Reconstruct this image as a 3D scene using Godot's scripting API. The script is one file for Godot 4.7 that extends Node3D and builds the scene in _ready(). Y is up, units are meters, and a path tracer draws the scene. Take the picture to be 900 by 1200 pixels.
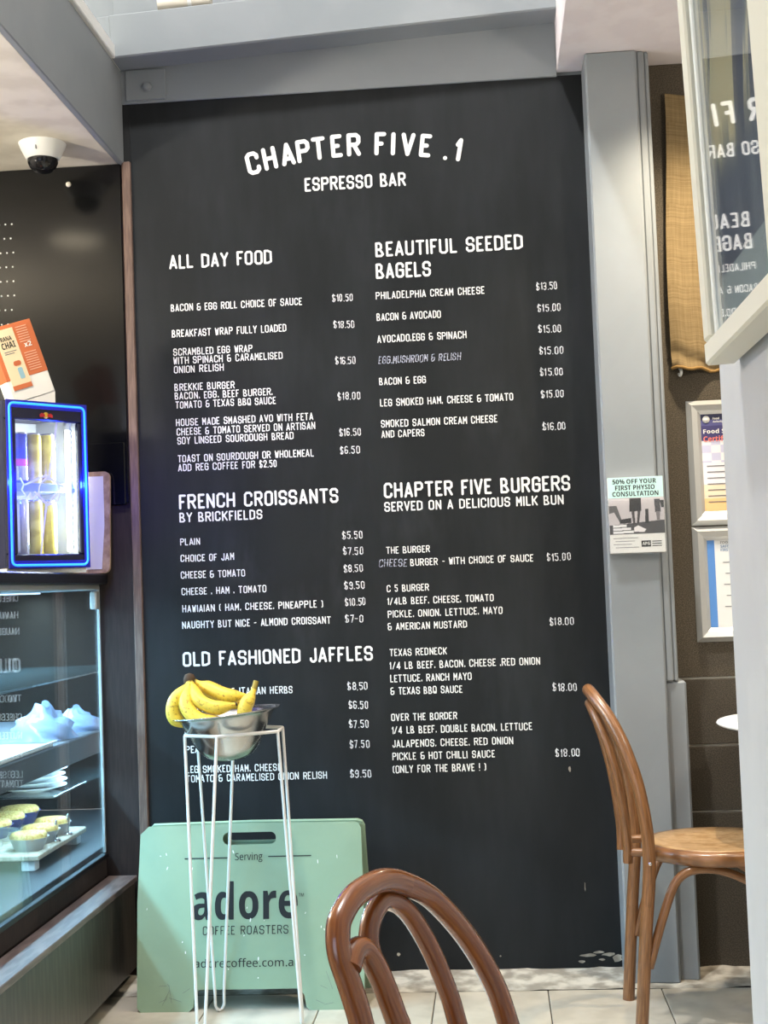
extends Node3D

var used := {}
var M := {}
var font_sans: SystemFont
var font_bold: SystemFont
var font_serif: SystemFont

# ---------------------------------------------------------------- helpers
func numbered(called: String) -> String:
	if not used.has(called):
		used[called] = 0
		return called
	used[called] += 1
	return "%s_%03d" % [called, used[called]]

func tag(o: Node, label := "", category := "", group := "", kind := "") -> Node:
	if label: o.set_meta("label", label)
	if category: o.set_meta("category", category)
	if group: o.set_meta("group", group)
	if kind: o.set_meta("kind", kind)
	return o

func base(called: String, where := Vector3.ZERO, turn := 0.0) -> Node3D:
	var o := Node3D.new()
	o.name = numbered(called)
	add_child(o, true)
	o.position = where
	o.rotation.y = turn
	return o

func put(called: String, mesh: Mesh, m: Material, parent: Node = null) -> MeshInstance3D:
	var o := MeshInstance3D.new()
	o.mesh = mesh
	o.material_override = m
	if parent == null:
		o.name = numbered(called)
		add_child(o, true)
	else:
		o.name = called
		parent.add_child(o, true)
	return o

func begin(flat := false) -> SurfaceTool:
	var st := SurfaceTool.new()
	st.begin(Mesh.PRIMITIVE_TRIANGLES)
	st.set_smooth_group(-1 if flat else 0)
	return st

func done(st: SurfaceTool) -> ArrayMesh:
	st.generate_normals()
	return st.commit()

func tri(st: SurfaceTool, a: Vector3, b: Vector3, c: Vector3) -> void:
	for p: Vector3 in [a, b, c]:
		st.set_uv(Vector2(p.x + p.z, p.y))
		st.add_vertex(p)

func quad(st: SurfaceTool, a: Vector3, b: Vector3, c: Vector3, d: Vector3) -> void:
	tri(st, a, b, c)
	tri(st, a, c, d)

# a box with chamfered edges, between two corners
func cbox(st: SurfaceTool, lo: Vector3, hi: Vector3, ch := 0.002) -> void:
	var c := minf(ch, minf(hi.x - lo.x, minf(hi.y - lo.y, hi.z - lo.z)) * 0.3)
	var mid := (lo + hi) * 0.5
	var h := (hi - lo) * 0.5
	var f := func(s: Vector3, ax: int) -> Vector3:
		var p := Vector3(s.x * h.x, s.y * h.y, s.z * h.z)
		for k in 3:
			if k != ax:
				p[k] -= s[k] * c
		return mid + p
	var out := func(a: Vector3, b: Vector3, d: Vector3, n: Vector3) -> void:
		if (b - a).cross(d - a).dot(n) > 0.0:
			tri(st, a, d, b)
		else:
			tri(st, a, b, d)
	for ax in 3:
		var u := (ax + 1) % 3
		var v := (ax + 2) % 3
		for s in [-1.0, 1.0]:
			var q: Array = []
			for uv in [[-1, -1], [1, -1], [1, 1], [-1, 1]]:
				var e := Vector3.ZERO
				e[ax] = s; e[u] = uv[0]; e[v] = uv[1]
				q.append(f.call(e, ax))
			var n := Vector3.ZERO
			n[ax] = s
			out.call(q[0], q[1], q[2], n)
			out.call(q[0], q[2], q[3], n)
		for su in [-1.0, 1.0]:
			for sv in [-1.0, 1.0]:
				var e0 := Vector3.ZERO
				e0[ax] = -1; e0[u] = su; e0[v] = sv
				var e1 := e0
				e1[ax] = 1
				var n := Vector3.ZERO
				n[u] = su; n[v] = sv
				var a: Vector3 = f.call(e0, u); var b: Vector3 = f.call(e1, u)
				var g: Vector3 = f.call(e1, v); var d: Vector3 = f.call(e0, v)
				out.call(a, b, g, n)
				out.call(a, g, d, n)
	for sx in [-1.0, 1.0]:
		for sy in [-1.0, 1.0]:
			for sz in [-1.0, 1.0]:
				var s := Vector3(sx, sy, sz)
				out.call(f.call(s, 0), f.call(s, 1), f.call(s, 2), s)

func box(called: String, lo: Vector3, hi: Vector3, m: Material, parent: Node = null, ch := 0.002) -> MeshInstance3D:
	var st := begin(true)
	cbox(st, lo, hi, ch)
	return put(called, done(st), m, parent)

func struct(o: Node, label := "") -> Node:
	return tag(o, label, "", "", "structure")

# smooth curve through points
func spline(pts: Array, sub := 6) -> Array:
	var r: Array = []
	for i in pts.size() - 1:
		var p0: Vector3 = pts[maxi(i - 1, 0)]
		var p1: Vector3 = pts[i]
		var p2: Vector3 = pts[i + 1]
		var p3: Vector3 = pts[mini(i + 2, pts.size() - 1)]
		for k in sub:
			r.append(p1.cubic_interpolate(p2, p0, p3, float(k) / sub))
	r.append(pts[-1])
	return r

# swept tube; radii is one number or one for each point
func tube(st: SurfaceTool, pts: Array, radii, seg := 10, caps := true, ph := 0.0) -> void:
	var n := pts.size()
	var rings: Array = []
	var along := 0.0
	var vs: Array = []
	var t0: Vector3 = (pts[1] - pts[0]).normalized()
	var up := Vector3.UP if absf(t0.y) < 0.9 else Vector3.RIGHT
	var nx := t0.cross(up).normalized()
	for i in n:
		var t: Vector3 = (pts[mini(i + 1, n - 1)] - pts[maxi(i - 1, 0)]).normalized()
		nx = (nx - t * nx.dot(t)).normalized()
		var ny := t.cross(nx)
		var r: float = radii if not (radii is Array) else radii[i]
		if i > 0: along += (pts[i] - pts[i - 1]).length()
		vs.append(along)
		var ring: Array = []
		for k in seg:
			var a := TAU * k / seg + ph
			ring.append(pts[i] + (nx * cos(a) + ny * sin(a)) * r)
		rings.append(ring)
	for i in n - 1:
		for k in seg:
			var k2 := (k + 1) % seg
			var u0 := float(k) / seg
			var u1 := float(k + 1) / seg
			var q := [[rings[i][k], u0, vs[i]], [rings[i][k2], u1, vs[i]], [rings[i + 1][k2], u1, vs[i + 1]], [rings[i + 1][k], u0, vs[i + 1]]]
			for j in [0, 2, 1, 0, 3, 2]:
				st.set_uv(Vector2(q[j][1], q[j][2]))
				st.add_vertex(q[j][0])
	if caps:
		for e in [0, n - 1]:
			var c: Vector3 = pts[e]
			for k in seg:
				var a: Vector3 = rings[e][k]
				var b: Vector3 = rings[e][(k + 1) % seg]
				st.set_smooth_group(2 + e)
				if e == 0: tri(st, c, b, a)
				else: tri(st, c, a, b)
		st.set_smooth_group(0)

func tube_part(called: String, pts: Array, radii, m: Material, parent: Node = null, seg := 10) -> MeshInstance3D:
	var st := begin()
	tube(st, pts, radii, seg)
	return put(called, done(st), m, parent)

# lathe about y; profile of (radius, height)
func lathe(st: SurfaceTool, prof: Array, seg := 28, at := Vector3.ZERO, wave := 0.0, waves := 0) -> void:
	for i in prof.size() - 1:
		for k in seg:
			var q: Array = []
			for e in [[i, k], [i, k + 1], [i + 1, k + 1], [i + 1, k]]:
				var a: float = TAU * (e[1] % seg) / seg
				var p: Vector2 = prof[e[0]]
				var r := p.x * (1.0 + wave * sin(a * waves))
				q.append([at + Vector3(cos(a) * r, p.y, sin(a) * r), Vector2(float(e[1]) / seg, p.y)])
			for j in [0, 2, 1, 0, 3, 2]:
				st.set_uv(q[j][1])
				st.add_vertex(q[j][0])

func lathe_part(called: String, prof: Array, m: Material, parent: Node = null, seg := 28, at := Vector3.ZERO, wave := 0.0, waves := 0) -> MeshInstance3D:
	var st := begin()
	lathe(st, prof, seg, at, wave, waves)
	return put(called, done(st), m, parent)

# outline in x,y extruded from z0 to z1
func prism(st: SurfaceTool, poly: PackedVector2Array, z0: float, z1: float) -> void:
	var idx := Geometry2D.triangulate_polygon(poly)
	var ccw := not Geometry2D.is_polygon_clockwise(poly)
	for i in range(0, idx.size(), 3):
		var a := poly[idx[i]]; var b := poly[idx[i + 1]]; var c := poly[idx[i + 2]]
		if (b - a).cross(c - a) > 0.0:
			var s := b; b = c; c = s
		tri(st, Vector3(a.x, a.y, z1), Vector3(b.x, b.y, z1), Vector3(c.x, c.y, z1))
		tri(st, Vector3(a.x, a.y, z0), Vector3(c.x, c.y, z0), Vector3(b.x, b.y, z0))
	for i in poly.size():
		var a := poly[i]; var b := poly[(i + 1) % poly.size()]
		if not ccw:
			var s := a; a = b; b = s
		quad(st, Vector3(a.x, a.y, z0), Vector3(a.x, a.y, z1), Vector3(b.x, b.y, z1), Vector3(b.x, b.y, z0))

func round_rect(x0: float, y0: float, x1: float, y1: float, r: float, n := 5) -> PackedVector2Array:
	var p := PackedVector2Array()
	for c in [[x1 - r, y0 + r, -PI / 2], [x1 - r, y1 - r, 0.0], [x0 + r, y1 - r, PI / 2], [x0 + r, y0 + r, PI]]:
		for k in n + 1:
			var a: float = c[2] + PI / 2 * k / n
			p.append(Vector2(c[0] + cos(a) * r, c[1] + sin(a) * r))
	return p

# flat printed sheet facing +z with its own uv square
func sheet(called: String, x0: float, y0: float, x1: float, y1: float, z: float, m: Material, parent: Node) -> MeshInstance3D:
	var st := begin(true)
	var c := [[x0, y0, 0, 1], [x0, y1, 0, 0], [x1, y1, 1, 0], [x1, y0, 1, 1]]
	for j in [0, 1, 2, 0, 2, 3]:
		st.set_uv(Vector2(c[j][2], c[j][3]))
		st.add_vertex(Vector3(c[j][0], c[j][1], z))
	return put(called, done(st), m, parent)

# writing in a system font, fitted between x0 and x1 with its foot at y0 and height h
func words(called: String, text: String, f: Font, x0: float, x1: float, y0: float, h: float, z: float, m: Material, parent: Node) -> MeshInstance3D:
	var t := TextMesh.new()
	t.font = f
	t.text = text
	t.font_size = 48
	t.pixel_size = 0.01
	t.depth = 0.02
	t.curve_step = 2.0
	var b := t.get_aabb()
	var o := put(called, t, m, parent)
	var sx := (x1 - x0) / b.size.x
	var sy := h / b.size.y
	o.scale = Vector3(sx, sy, 0.03)
	o.position = Vector3(x0 - b.position.x * sx, y0 - b.position.y * sy, z)
	return o

# ---------------------------------------------------------------- brush lettering
const GLYPH := {
	"A": "00 28 40;12 32", "B": "00 08 28 37 35 24 04;24 33 41 30 00", "C": "42 41 30 10 01 07 18 38 47 46", "D": "00 08 28 47 41 20 00",
	"E": "30 00 08 38;04 24", "F": "00 08 38;04 24", "G": "46 47 38 18 07 01 10 30 41 44 24", "H": "00 08;40 48;04 44", "I": "00 08",
	"J": "02 01 10 20 31 38", "K": "00 08;03 48;15 40", "L": "08 00 30", "M": "00 08 23 48 40", "N": "00 08 40 48",
	"O": "10 30 41 47 38 18 07 01 10", "P": "00 08 38 47 45 34 04", "Q": "10 30 41 47 38 18 07 01 10;22 40", "R": "00 08 38 47 45 34 04;24 40",
	"S": "02 01 10 30 41 43 34 14 05 07 18 38 47 46", "T": "20 28;08 48", "U": "08 01 10 30 41 48", "V": "08 20 48", "W": "08 10 26 30 48",
	"X": "00 48;08 40", "Y": "08 24 48;24 20", "Z": "08 48 00 40", "0": "10 20 31 37 28 18 07 01 10", "1": "06 18 10",
	"2": "06 07 18 28 37 35 00 30", "3": "07 18 28 37 35 24 33 31 20 10 01;14 24", "4": "30 38 02 42", "5": "38 08 05 25 34 31 20 10 01",
	"6": "37 28 18 07 01 10 20 31 33 24 14 03", "7": "08 38 10", "8": "14 05 07 18 28 37 35 24 14 03 01 10 20 31 33 24",
	"9": "01 10 20 31 37 28 18 07 05 14 24 35", "$": "01 10 20 31 33 24 14 05 07 18 28 37;19 10", "&": "38 18 07 05 14 34;14 03 01 10 30 41 44",
	".": "00 00", ",": "01 00", "-": "04 24", "(": "10 01 07 18", ")": "00 11 17 08", "!": "08 03;00 00", "/": "00 38", "%": "00 48;07 18 07;31 40 31",
}

var layer := 0

# one brush stroke; successive strokes lie a hair above each other, as paint does
func stroke(st: SurfaceTool, a: Vector2, b: Vector2, r: float, z0: float) -> void:
	var d := (b - a)
	layer = (layer + 1) % 16
	var z := z0 + layer * 0.00009
	if d.length() > 1e-5:
		var nn := Vector2(-d.y, d.x).normalized() * r
		quad(st, Vector3(a.x + nn.x, a.y + nn.y, z), Vector3(b.x + nn.x, b.y + nn.y, z), Vector3(b.x - nn.x, b.y - nn.y, z), Vector3(a.x - nn.x, a.y - nn.y, z))
	# half round ends
	var ang := d.angle() if d.length() > 1e-5 else 0.0
	for e in [[a, ang + PI / 2], [b, ang - PI / 2]]:
		var c: Vector2 = e[0]
		for k in 5:
			var a0: float = e[1] + PI * k / 5
			var a1: float = e[1] + PI * (k + 1) / 5
			tri(st, Vector3(c.x, c.y, z), Vector3(c.x + cos(a1) * r, c.y + sin(a1) * r, z), Vector3(c.x + cos(a0) * r, c.y + sin(a0) * r, z))

func glyph_paths(ch: String) -> Array:
	var r: Array = []
	if not GLYPH.has(ch):
		return r
	for part: String in (GLYPH[ch] as String).split(";"):
		var p: Array = []
		for t in part.split(" "):
			p.append(Vector2(float(t[0].to_int()), float(t[1].to_int())))
		r.append(p)
	return r

func glyph_width(ch: String) -> float:
	if ch == " ": return 2.0
	var w := 0.0
	for p: Array in glyph_paths(ch):
		for v: Vector2 in p: w = maxf(w, v.x)
	return w

# a line of brush lettering between x and x + width, cap height h
func lettering(text: String, x: float, y: float, width: float, h: float, weight: float, z: float, rng: RandomNumberGenerator, wob := 0.15, slant := 0.0, first := 0, last := 999) -> ArrayMesh:
	var st := begin(true)
	var r := h * weight * 0.5
	var total := 0.0
	var gap := 2.5
	for i in text.length():
		total += glyph_width(text[i])
		if i < text.length() - 1: total += gap
	var ux := (width - 2.0 * r) / total
	var uy := (h - 2.0 * r) / 8.0
	var px := 0.0
	for ci in text.length():
		var ch := text[ci]
		var dx := rng.randf_range(-wob, wob)
		var dy := rng.randf_range(-wob, wob)
		for p: Array in (glyph_paths(ch) if ci >= first and ci < last else []):
			var prev := Vector2.ZERO
			for i in p.size():
				var v: Vector2 = p[i]
				var jit := Vector2(rng.randf_range(-wob, wob), rng.randf_range(-wob, wob)) * 0.7
				var q := Vector2(x + r + (px + v.x + dx + jit.x) * ux + slant * v.y * uy, y + r + (v.y + dy + jit.y) * uy)
				if i > 0: stroke(st, prev, q, r, z)
				prev = q
		px += glyph_width(ch) + gap
	return done(st)

# ---------------------------------------------------------------- materials
func mat(c: Color, rough := 0.6, metal := 0.0) -> StandardMaterial3D:
	var m := StandardMaterial3D.new()
	m.albedo_color = c
	m.roughness = rough
	m.metallic = metal
	return m

func noise_tex(seed_: int, freq: float, a: Color, b: Color, size := 256, oct := 4, lo := 0.3, hi := 0.7) -> ImageTexture:
	var n := FastNoiseLite.new()
	n.seed = seed_
	n.frequency = freq
	n.fractal_octaves = oct
	var im := Image.create(size, size, false, Image.FORMAT_RGB8)
	for y in size:
		for x in size:
			# blended over the borders so that the pattern tiles
			var u := float(x) / size
			var v := float(y) / size
			var f := func(X: float, Y: float) -> float: return n.get_noise_2d(X, Y)
			var val: float = f.call(x, y) * (1 - u) * (1 - v) + f.call(x - size, y) * u * (1 - v) + f.call(x, y - size) * (1 - u) * v + f.call(x - size, y - size) * u * v
			var t := smoothstep(lo, hi, val * 0.9 + 0.5)
			im.set_pixel(x, y, a.lerp(b, t))
	im.generate_mipmaps()
	return ImageTexture.create_from_image(im)

func wood_tex(seed_: int, a: Color, b: Color, c: Color) -> ImageTexture:
	var n := FastNoiseLite.new()
	n.seed = seed_
	n.frequency = 0.02
	n.fractal_octaves = 3
	var w := 128
	var h := 512
	var im := Image.create(w, h, false, Image.FORMAT_RGB8)
	for y in h:
		for x in w:
			var u := float(x) / w
			var g := n.get_noise_3d(cos(u * TAU) * 160.0, sin(u * TAU) * 160.0, y * 0.35)
			var fine := n.get_noise_3d(cos(u * TAU) * 900.0, sin(u * TAU) * 900.0, y * 1.2 + 500.0)
			var t := clampf(0.5 + g * 1.1 + fine * 0.35, 0.0, 1.0)
			im.set_pixel(x, y, a.lerp(b, t * 2.0) if t < 0.5 else b.lerp(c, t * 2.0 - 1.0))
	im.generate_mipmaps()
	return ImageTexture.create_from_image(im)

func textured(t: Texture2D, rough: float, scale := Vector3.ONE, tri_planar := true) -> StandardMaterial3D:
	var m := mat(Color.WHITE, rough)
	m.albedo_texture = t
	m.uv1_scale = scale
	if tri_planar:
		m.uv1_triplanar = true
		m.uv1_world_triplanar = true
	return m

func glow(c: Color, e: float) -> StandardMaterial3D:
	var m := mat(c, 0.5)
	m.emission_enabled = true
	m.emission = c
	m.emission_energy_multiplier = e
	return m

func pane(c: Color, alpha: float) -> StandardMaterial3D:
	var m := mat(Color(c.r, c.g, c.b, alpha), 0.0)
	m.transparency = BaseMaterial3D.TRANSPARENCY_ALPHA
	return m

const MENU := [
	["h", "ESPRESSO BAR", -0.209, 2.403, 0.315, 0.0432],
	["h", "ALL DAY FOOD", -0.644, 2.182, 0.325, 0.0446],
	["i", "BACON & EGG ROLL CHOICE OF SAUCE", -0.643, 2.048, 0.413, 0.0234],
	["p", "$10.50", -0.135, 2.052, 0.064, 0.0232],
	["i", "BREAKFAST WRAP FULLY LOADED", -0.642, 1.967, 0.361, 0.0237],
	["p", "$18.50", -0.134, 1.968, 0.065, 0.0232],
	["i", "SCRAMBLED EGG WRAP", -0.639, 1.909, 0.249, 0.0228],
	["i", "WITH SPINACH & CARAMELISED", -0.640, 1.882, 0.344, 0.0228],
	["i", "ONION RELISH", -0.639, 1.854, 0.158, 0.0228],
	["p", "$16.50", -0.132, 1.856, 0.062, 0.0239],
	["i", "BREKKIE BURGER", -0.639, 1.798, 0.190, 0.0228],
	["i", "BACON, EGG, BEEF BURGER,", -0.639, 1.771, 0.308, 0.0227],
	["i", "TOMATO & TEXAS BBQ SAUCE", -0.637, 1.743, 0.315, 0.0227],
	["p", "$18.00", -0.130, 1.745, 0.071, 0.0238],
	["i", "HOUSE MADE SMASHED AVO WITH FETA", -0.637, 1.688, 0.430, 0.0230],
	["i", "CHEESE & TOMATO SERVED ON ARTISAN", -0.636, 1.659, 0.434, 0.0229],
	["i", "SOY LINSEED SOURDOUGH BREAD", -0.635, 1.631, 0.365, 0.0229],
	["p", "$16.50", -0.128, 1.633, 0.066, 0.0238],
	["i", "TOAST ON SOURDOUGH OR WHOLEMEAL", -0.635, 1.575, 0.425, 0.0229],
	["i", "ADD REG COFFEE FOR $2.50", -0.635, 1.547, 0.309, 0.0229],
	["p", "$6.50", -0.128, 1.578, 0.061, 0.0237],
	["h", "BEAUTIFUL SEEDED", 0.004, 2.184, 0.454, 0.0468],
	["h", "BAGELS", 0.003, 2.116, 0.170, 0.0480],
	["i", "PHILADELPHIA CREAM CHEESE", 0.000, 2.052, 0.335, 0.0234],
	["p", "$13.50", 0.494, 2.054, 0.063, 0.0238],
	["i", "BACON & AVOCADO", -0.000, 1.985, 0.199, 0.0234],
	["p", "$15.00", 0.494, 1.987, 0.071, 0.0237],
	["i", "AVOCADO,EGG & SPINACH", 0.000, 1.917, 0.275, 0.0234],
	["p", "$15.00", 0.494, 1.922, 0.070, 0.0237],
	["c", "EGG,MUSHROOM & RELISH", 0.001, 1.851, 0.252, 0.0233],
	["p", "$15.00", 0.494, 1.855, 0.073, 0.0236],
	["i", "BACON & EGG", 0.001, 1.785, 0.144, 0.0228],
	["p", "$15.00", 0.494, 1.789, 0.069, 0.0236],
	["i", "LEG SMOKED HAM, CHEESE & TOMATO", 0.001, 1.719, 0.408, 0.0232],
	["p", "$15.00", 0.494, 1.722, 0.069, 0.0236],
	["i", "SMOKED SALMON CREAM CHEESE", 0.001, 1.654, 0.357, 0.0232],
	["i", "AND CAPERS", 0.001, 1.622, 0.133, 0.0227],
	["p", "$16.00", 0.493, 1.622, 0.071, 0.0235],
	["h", "FRENCH CROISSANTS", -0.635, 1.429, 0.497, 0.0459],
	["h", "BY BRICKFIELDS", -0.635, 1.388, 0.259, 0.0305],
	["i", "PLAIN", -0.635, 1.317, 0.062, 0.0212],
	["p", "$5.50", -0.131, 1.316, 0.062, 0.0236],
	["i", "CHOICE OF JAM", -0.635, 1.266, 0.167, 0.0219],
	["p", "$7.50", -0.130, 1.267, 0.062, 0.0236],
	["i", "CHEESE & TOMATO", -0.636, 1.214, 0.201, 0.0224],
	["p", "$8.50", -0.130, 1.214, 0.060, 0.0235],
	["i", "CHEESE , HAM , TOMATO", -0.635, 1.163, 0.264, 0.0224],
	["p", "$9.50", -0.130, 1.162, 0.062, 0.0235],
	["i", "HAWIAIAN ( HAM, CHEESE, PINEAPPLE )", -0.635, 1.110, 0.438, 0.0224],
	["p", "$10.50", -0.130, 1.112, 0.064, 0.0235],
	["i", "NAUGHTY BUT NICE - ALMOND CROISSANT", -0.637, 1.060, 0.462, 0.0226],
	["p", "$7-0", -0.131, 1.061, 0.055, 0.0234],
	["h", "CHAPTER FIVE BURGERS", 0.002, 1.436, 0.568, 0.0472],
	["h", "SERVED ON A DELICIOUS MILK BUN", 0.002, 1.395, 0.546, 0.0299],
	["i", "THE BURGER", 0.003, 1.266, 0.133, 0.0214],
	["c", "CHEESE", -0.022, 1.226, 0.086, 0.0235],
	["i", "BURGER - WITH CHOICE OF SAUCE", 0.075, 1.226, 0.374, 0.0221],
	["p", "$15.00", 0.490, 1.225, 0.071, 0.0233],
	["i", "C 5 BURGER", 0.000, 1.149, 0.129, 0.0216],
	["i", "1/4LB BEEF, CHEESE, TOMATO", -0.000, 1.110, 0.324, 0.0221],
	["i", "PICKLE, ONION, LETTUCE, MAYO", -0.000, 1.071, 0.349, 0.0221],
	["i", "& AMERICAN MUSTARD", -0.001, 1.033, 0.241, 0.0221],
	["p", "$18.00", 0.489, 1.030, 0.072, 0.0237],
	["h", "OLD FASHIONED JAFFLES", -0.638, 0.943, 0.588, 0.0453],
	["i", "TWO CHEESE & ITALIAN HERBS", -0.638, 0.852, 0.338, 0.0225],
	["p", "$8.50", -0.131, 0.855, 0.061, 0.0238],
	["i", "CHEESE & TOMATO", -0.638, 0.795, 0.200, 0.0224],
	["p", "$6.50", -0.130, 0.798, 0.060, 0.0238],
	["i", "NUTELLA &", -0.638, 0.738, 0.119, 0.0224],
	["p", "$7.50", -0.131, 0.740, 0.061, 0.0238],
	["i", "PEA", -0.637, 0.679, 0.042, 0.0224],
	["p", "$7.50", -0.131, 0.680, 0.060, 0.0237],
	["i", "LEG SMOKED HAM, CHEESE", -0.637, 0.618, 0.294, 0.0223],
	["i", "TOMATO & CARAMELISED ONION RELISH", -0.638, 0.590, 0.435, 0.0223],
	["p", "$9.50", -0.132, 0.590, 0.064, 0.0242],
	["i", "TEXAS REDNECK", 0.001, 0.954, 0.175, 0.0223],
	["i", "1/4 LB BEEF, BACON, CHEESE ,RED ONION", 0.000, 0.914, 0.456, 0.0228],
	["i", "LETTUCE, RANCH MAYO", 0.000, 0.875, 0.248, 0.0228],
	["i", "& TEXAS BBQ SAUCE", -0.000, 0.837, 0.218, 0.0227],
	["p", "$18.00", 0.490, 0.832, 0.072, 0.0241],
	["i", "OVER THE BORDER", -0.001, 0.758, 0.200, 0.0222],
	["i", "1/4 LB BEEF, DOUBLE BACON, LETTUCE", -0.001, 0.719, 0.424, 0.0227],
	["i", "JALAPENOS, CHEESE, RED ONION", -0.001, 0.678, 0.366, 0.0226],
	["i", "PICKLE & HOT CHILLI SAUCE", -0.002, 0.640, 0.310, 0.0226],
	["i", "(ONLY FOR THE BRAVE ! )", -0.002, 0.601, 0.282, 0.0231],
	["p", "$18.00", 0.489, 0.636, 0.074, 0.0239],
]
const TITLE := [["C", -0.369, 2.503, 0.20], ["H", -0.316, 2.515, 0.17], ["A", -0.259, 2.525, 0.13], ["P", -0.210, 2.532, 0.10], ["T", -0.161, 2.537, 0.07], ["E", -0.105, 2.541, 0.04], ["R", -0.051, 2.542, 0.00], ["F", 0.032, 2.540, -0.05], ["I", 0.072, 2.537, -0.07], ["V", 0.118, 2.532, -0.10], ["E", 0.172, 2.525, -0.14], [".", 0.231, 2.482, -0.17], ["1", 0.273, 2.506, -0.20]]

func rgb(r: int, g: int, b: int) -> Color:
	return Color(r / 255.0, g / 255.0, b / 255.0)

func make_materials() -> void:
	font_sans = SystemFont.new(); font_sans.font_names = PackedStringArray(["Droid Sans"])
	font_bold = SystemFont.new(); font_bold.font_names = PackedStringArray(["Droid Sans"]); font_bold.font_weight = 700
	font_serif = SystemFont.new(); font_serif.font_names = PackedStringArray(["Droid Serif"]); font_serif.font_weight = 700
	M.paint_white = mat(rgb(240, 240, 236), 0.6)
	M.chalk_blue = textured(noise_tex(5, 0.12, rgb(120, 125, 140), rgb(205, 208, 222), 128, 3, 0.35, 0.6), 0.8, Vector3(9, 9, 9))
	M.price = textured(noise_tex(6, 0.1, rgb(190, 190, 190), rgb(240, 240, 240), 128, 3, 0.3, 0.6), 0.8, Vector3(7, 7, 7))
	M.grey = textured(noise_tex(11, 0.01, rgb(138, 144, 147), rgb(144, 149, 152), 256), 0.5, Vector3(0.8, 0.8, 0.8))
	M.cream = textured(noise_tex(14, 0.02, rgb(214, 206, 190), rgb(228, 221, 206), 128), 0.8, Vector3(2, 2, 2))
	M.soffit = textured(noise_tex(15, 0.03, rgb(232, 222, 222), rgb(238, 229, 229), 128), 0.8, Vector3(2, 2, 2))
	M.white = mat(rgb(236, 236, 232), 0.5)
	M.pier = textured(noise_tex(16, 0.015, rgb(190, 193, 197), rgb(196, 199, 202), 256), 0.55, Vector3(1, 1, 1))
	M.plaster = mat(rgb(205, 203, 198), 0.9)
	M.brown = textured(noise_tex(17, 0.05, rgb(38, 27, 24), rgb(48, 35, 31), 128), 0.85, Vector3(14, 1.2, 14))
	M.brown_light = textured(noise_tex(18, 0.05, rgb(92, 72, 62), rgb(112, 90, 78), 128), 0.5, Vector3(20, 1.5, 20))
	M.counter = textured(noise_tex(19, 0.04, rgb(62, 58, 52), rgb(78, 74, 66), 128), 0.35, Vector3(10, 1, 10))
	M.ledge = textured(noise_tex(20, 0.05, rgb(98, 86, 82), rgb(122, 108, 102), 128), 0.35, Vector3(6, 6, 1))
	M.black_gloss = mat(rgb(11, 12, 13), 0.15)
	M.black = mat(rgb(14, 14, 15), 0.4)
	M.rough_brown = textured(noise_tex(21, 0.35, rgb(62, 55, 45), rgb(106, 97, 82), 256, 3, 0.25, 0.8), 0.95, Vector3(3, 3, 3))
	M.brown_tile = textured(noise_tex(22, 0.3, rgb(58, 52, 43), rgb(92, 84, 70), 256, 3, 0.25, 0.8), 0.8, Vector3(3, 3, 3))
	M.case_dark = mat(rgb(30, 22, 17), 0.85)
	M.case_dark.metallic_specular = 0.1
	M.joint = mat(rgb(226, 220, 204), 0.8)
	M.steel = mat(rgb(190, 188, 184), 0.22, 1.0)
	M.chrome = mat(rgb(220, 220, 222), 0.1, 1.0)
	M.silver = mat(rgb(206, 206, 202), 0.35, 0.55)
	M.wire = mat(rgb(236, 232, 226), 0.4)
	M.glass = pane(rgb(190, 205, 208), 0.02)
	M.shelf_glass = pane(rgb(170, 195, 195), 0.06)
	M.paper = mat(rgb(240, 240, 236), 0.8)
	M.ink = mat(rgb(20, 22, 24), 0.6)
	M.ink_grey = mat(rgb(110, 112, 116), 0.7)
	M.tile = []
	for k in 3:
		M.tile.append(textured(noise_tex(30 + k, 0.02, rgb(186, 175, 156).darkened(0.025 * k), rgb(200, 189, 170).darkened(0.02 * k), 256), 0.4, Vector3(1.2, 1.2, 1.2)))
	M.grout = mat(rgb(70, 64, 58), 0.9)
	M.concrete = textured(noise_tex(34, 0.03, rgb(140, 132, 118), rgb(200, 192, 176), 256, 5, 0.2, 0.8), 0.85, Vector3(1.5, 1.5, 1.5))
	M.paving = mat(rgb(196, 194, 188), 0.9)
	M.wood_dark = textured(wood_tex(40, rgb(118, 62, 22), rgb(132, 73, 28), rgb(144, 84, 36)), 0.24, Vector3(1, 3, 1), false)
	M.wood_dark.clearcoat_enabled = true
	M.wood_dark.clearcoat = 0.8
	M.wood_dark.clearcoat_roughness = 0.12
	M.wood_tan = textured(wood_tex(41, rgb(112, 72, 38), rgb(132, 88, 50), rgb(148, 102, 62)), 0.35, Vector3(1, 3, 1), false)
	M.wood_tan.clearcoat_enabled = true
	M.wood_tan.clearcoat = 0.6
	M.wood_tan.clearcoat_roughness = 0.2
	M.seat = textured(wood_tex(42, rgb(160, 122, 78), rgb(180, 144, 100), rgb(194, 160, 118)), 0.4, Vector3(1.5, 9, 9))
	M.seat.uv1_world_triplanar = true
	# blackboard paint with smeared chalk dust left by rubbing out
	var n1 := FastNoiseLite.new(); n1.seed = 3; n1.frequency = 0.006; n1.fractal_octaves = 4
	var n2 := FastNoiseLite.new(); n2.seed = 4; n2.frequency = 0.03; n2.fractal_octaves = 4
	var im := Image.create(360, 690, false, Image.FORMAT_RGB8)
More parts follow.
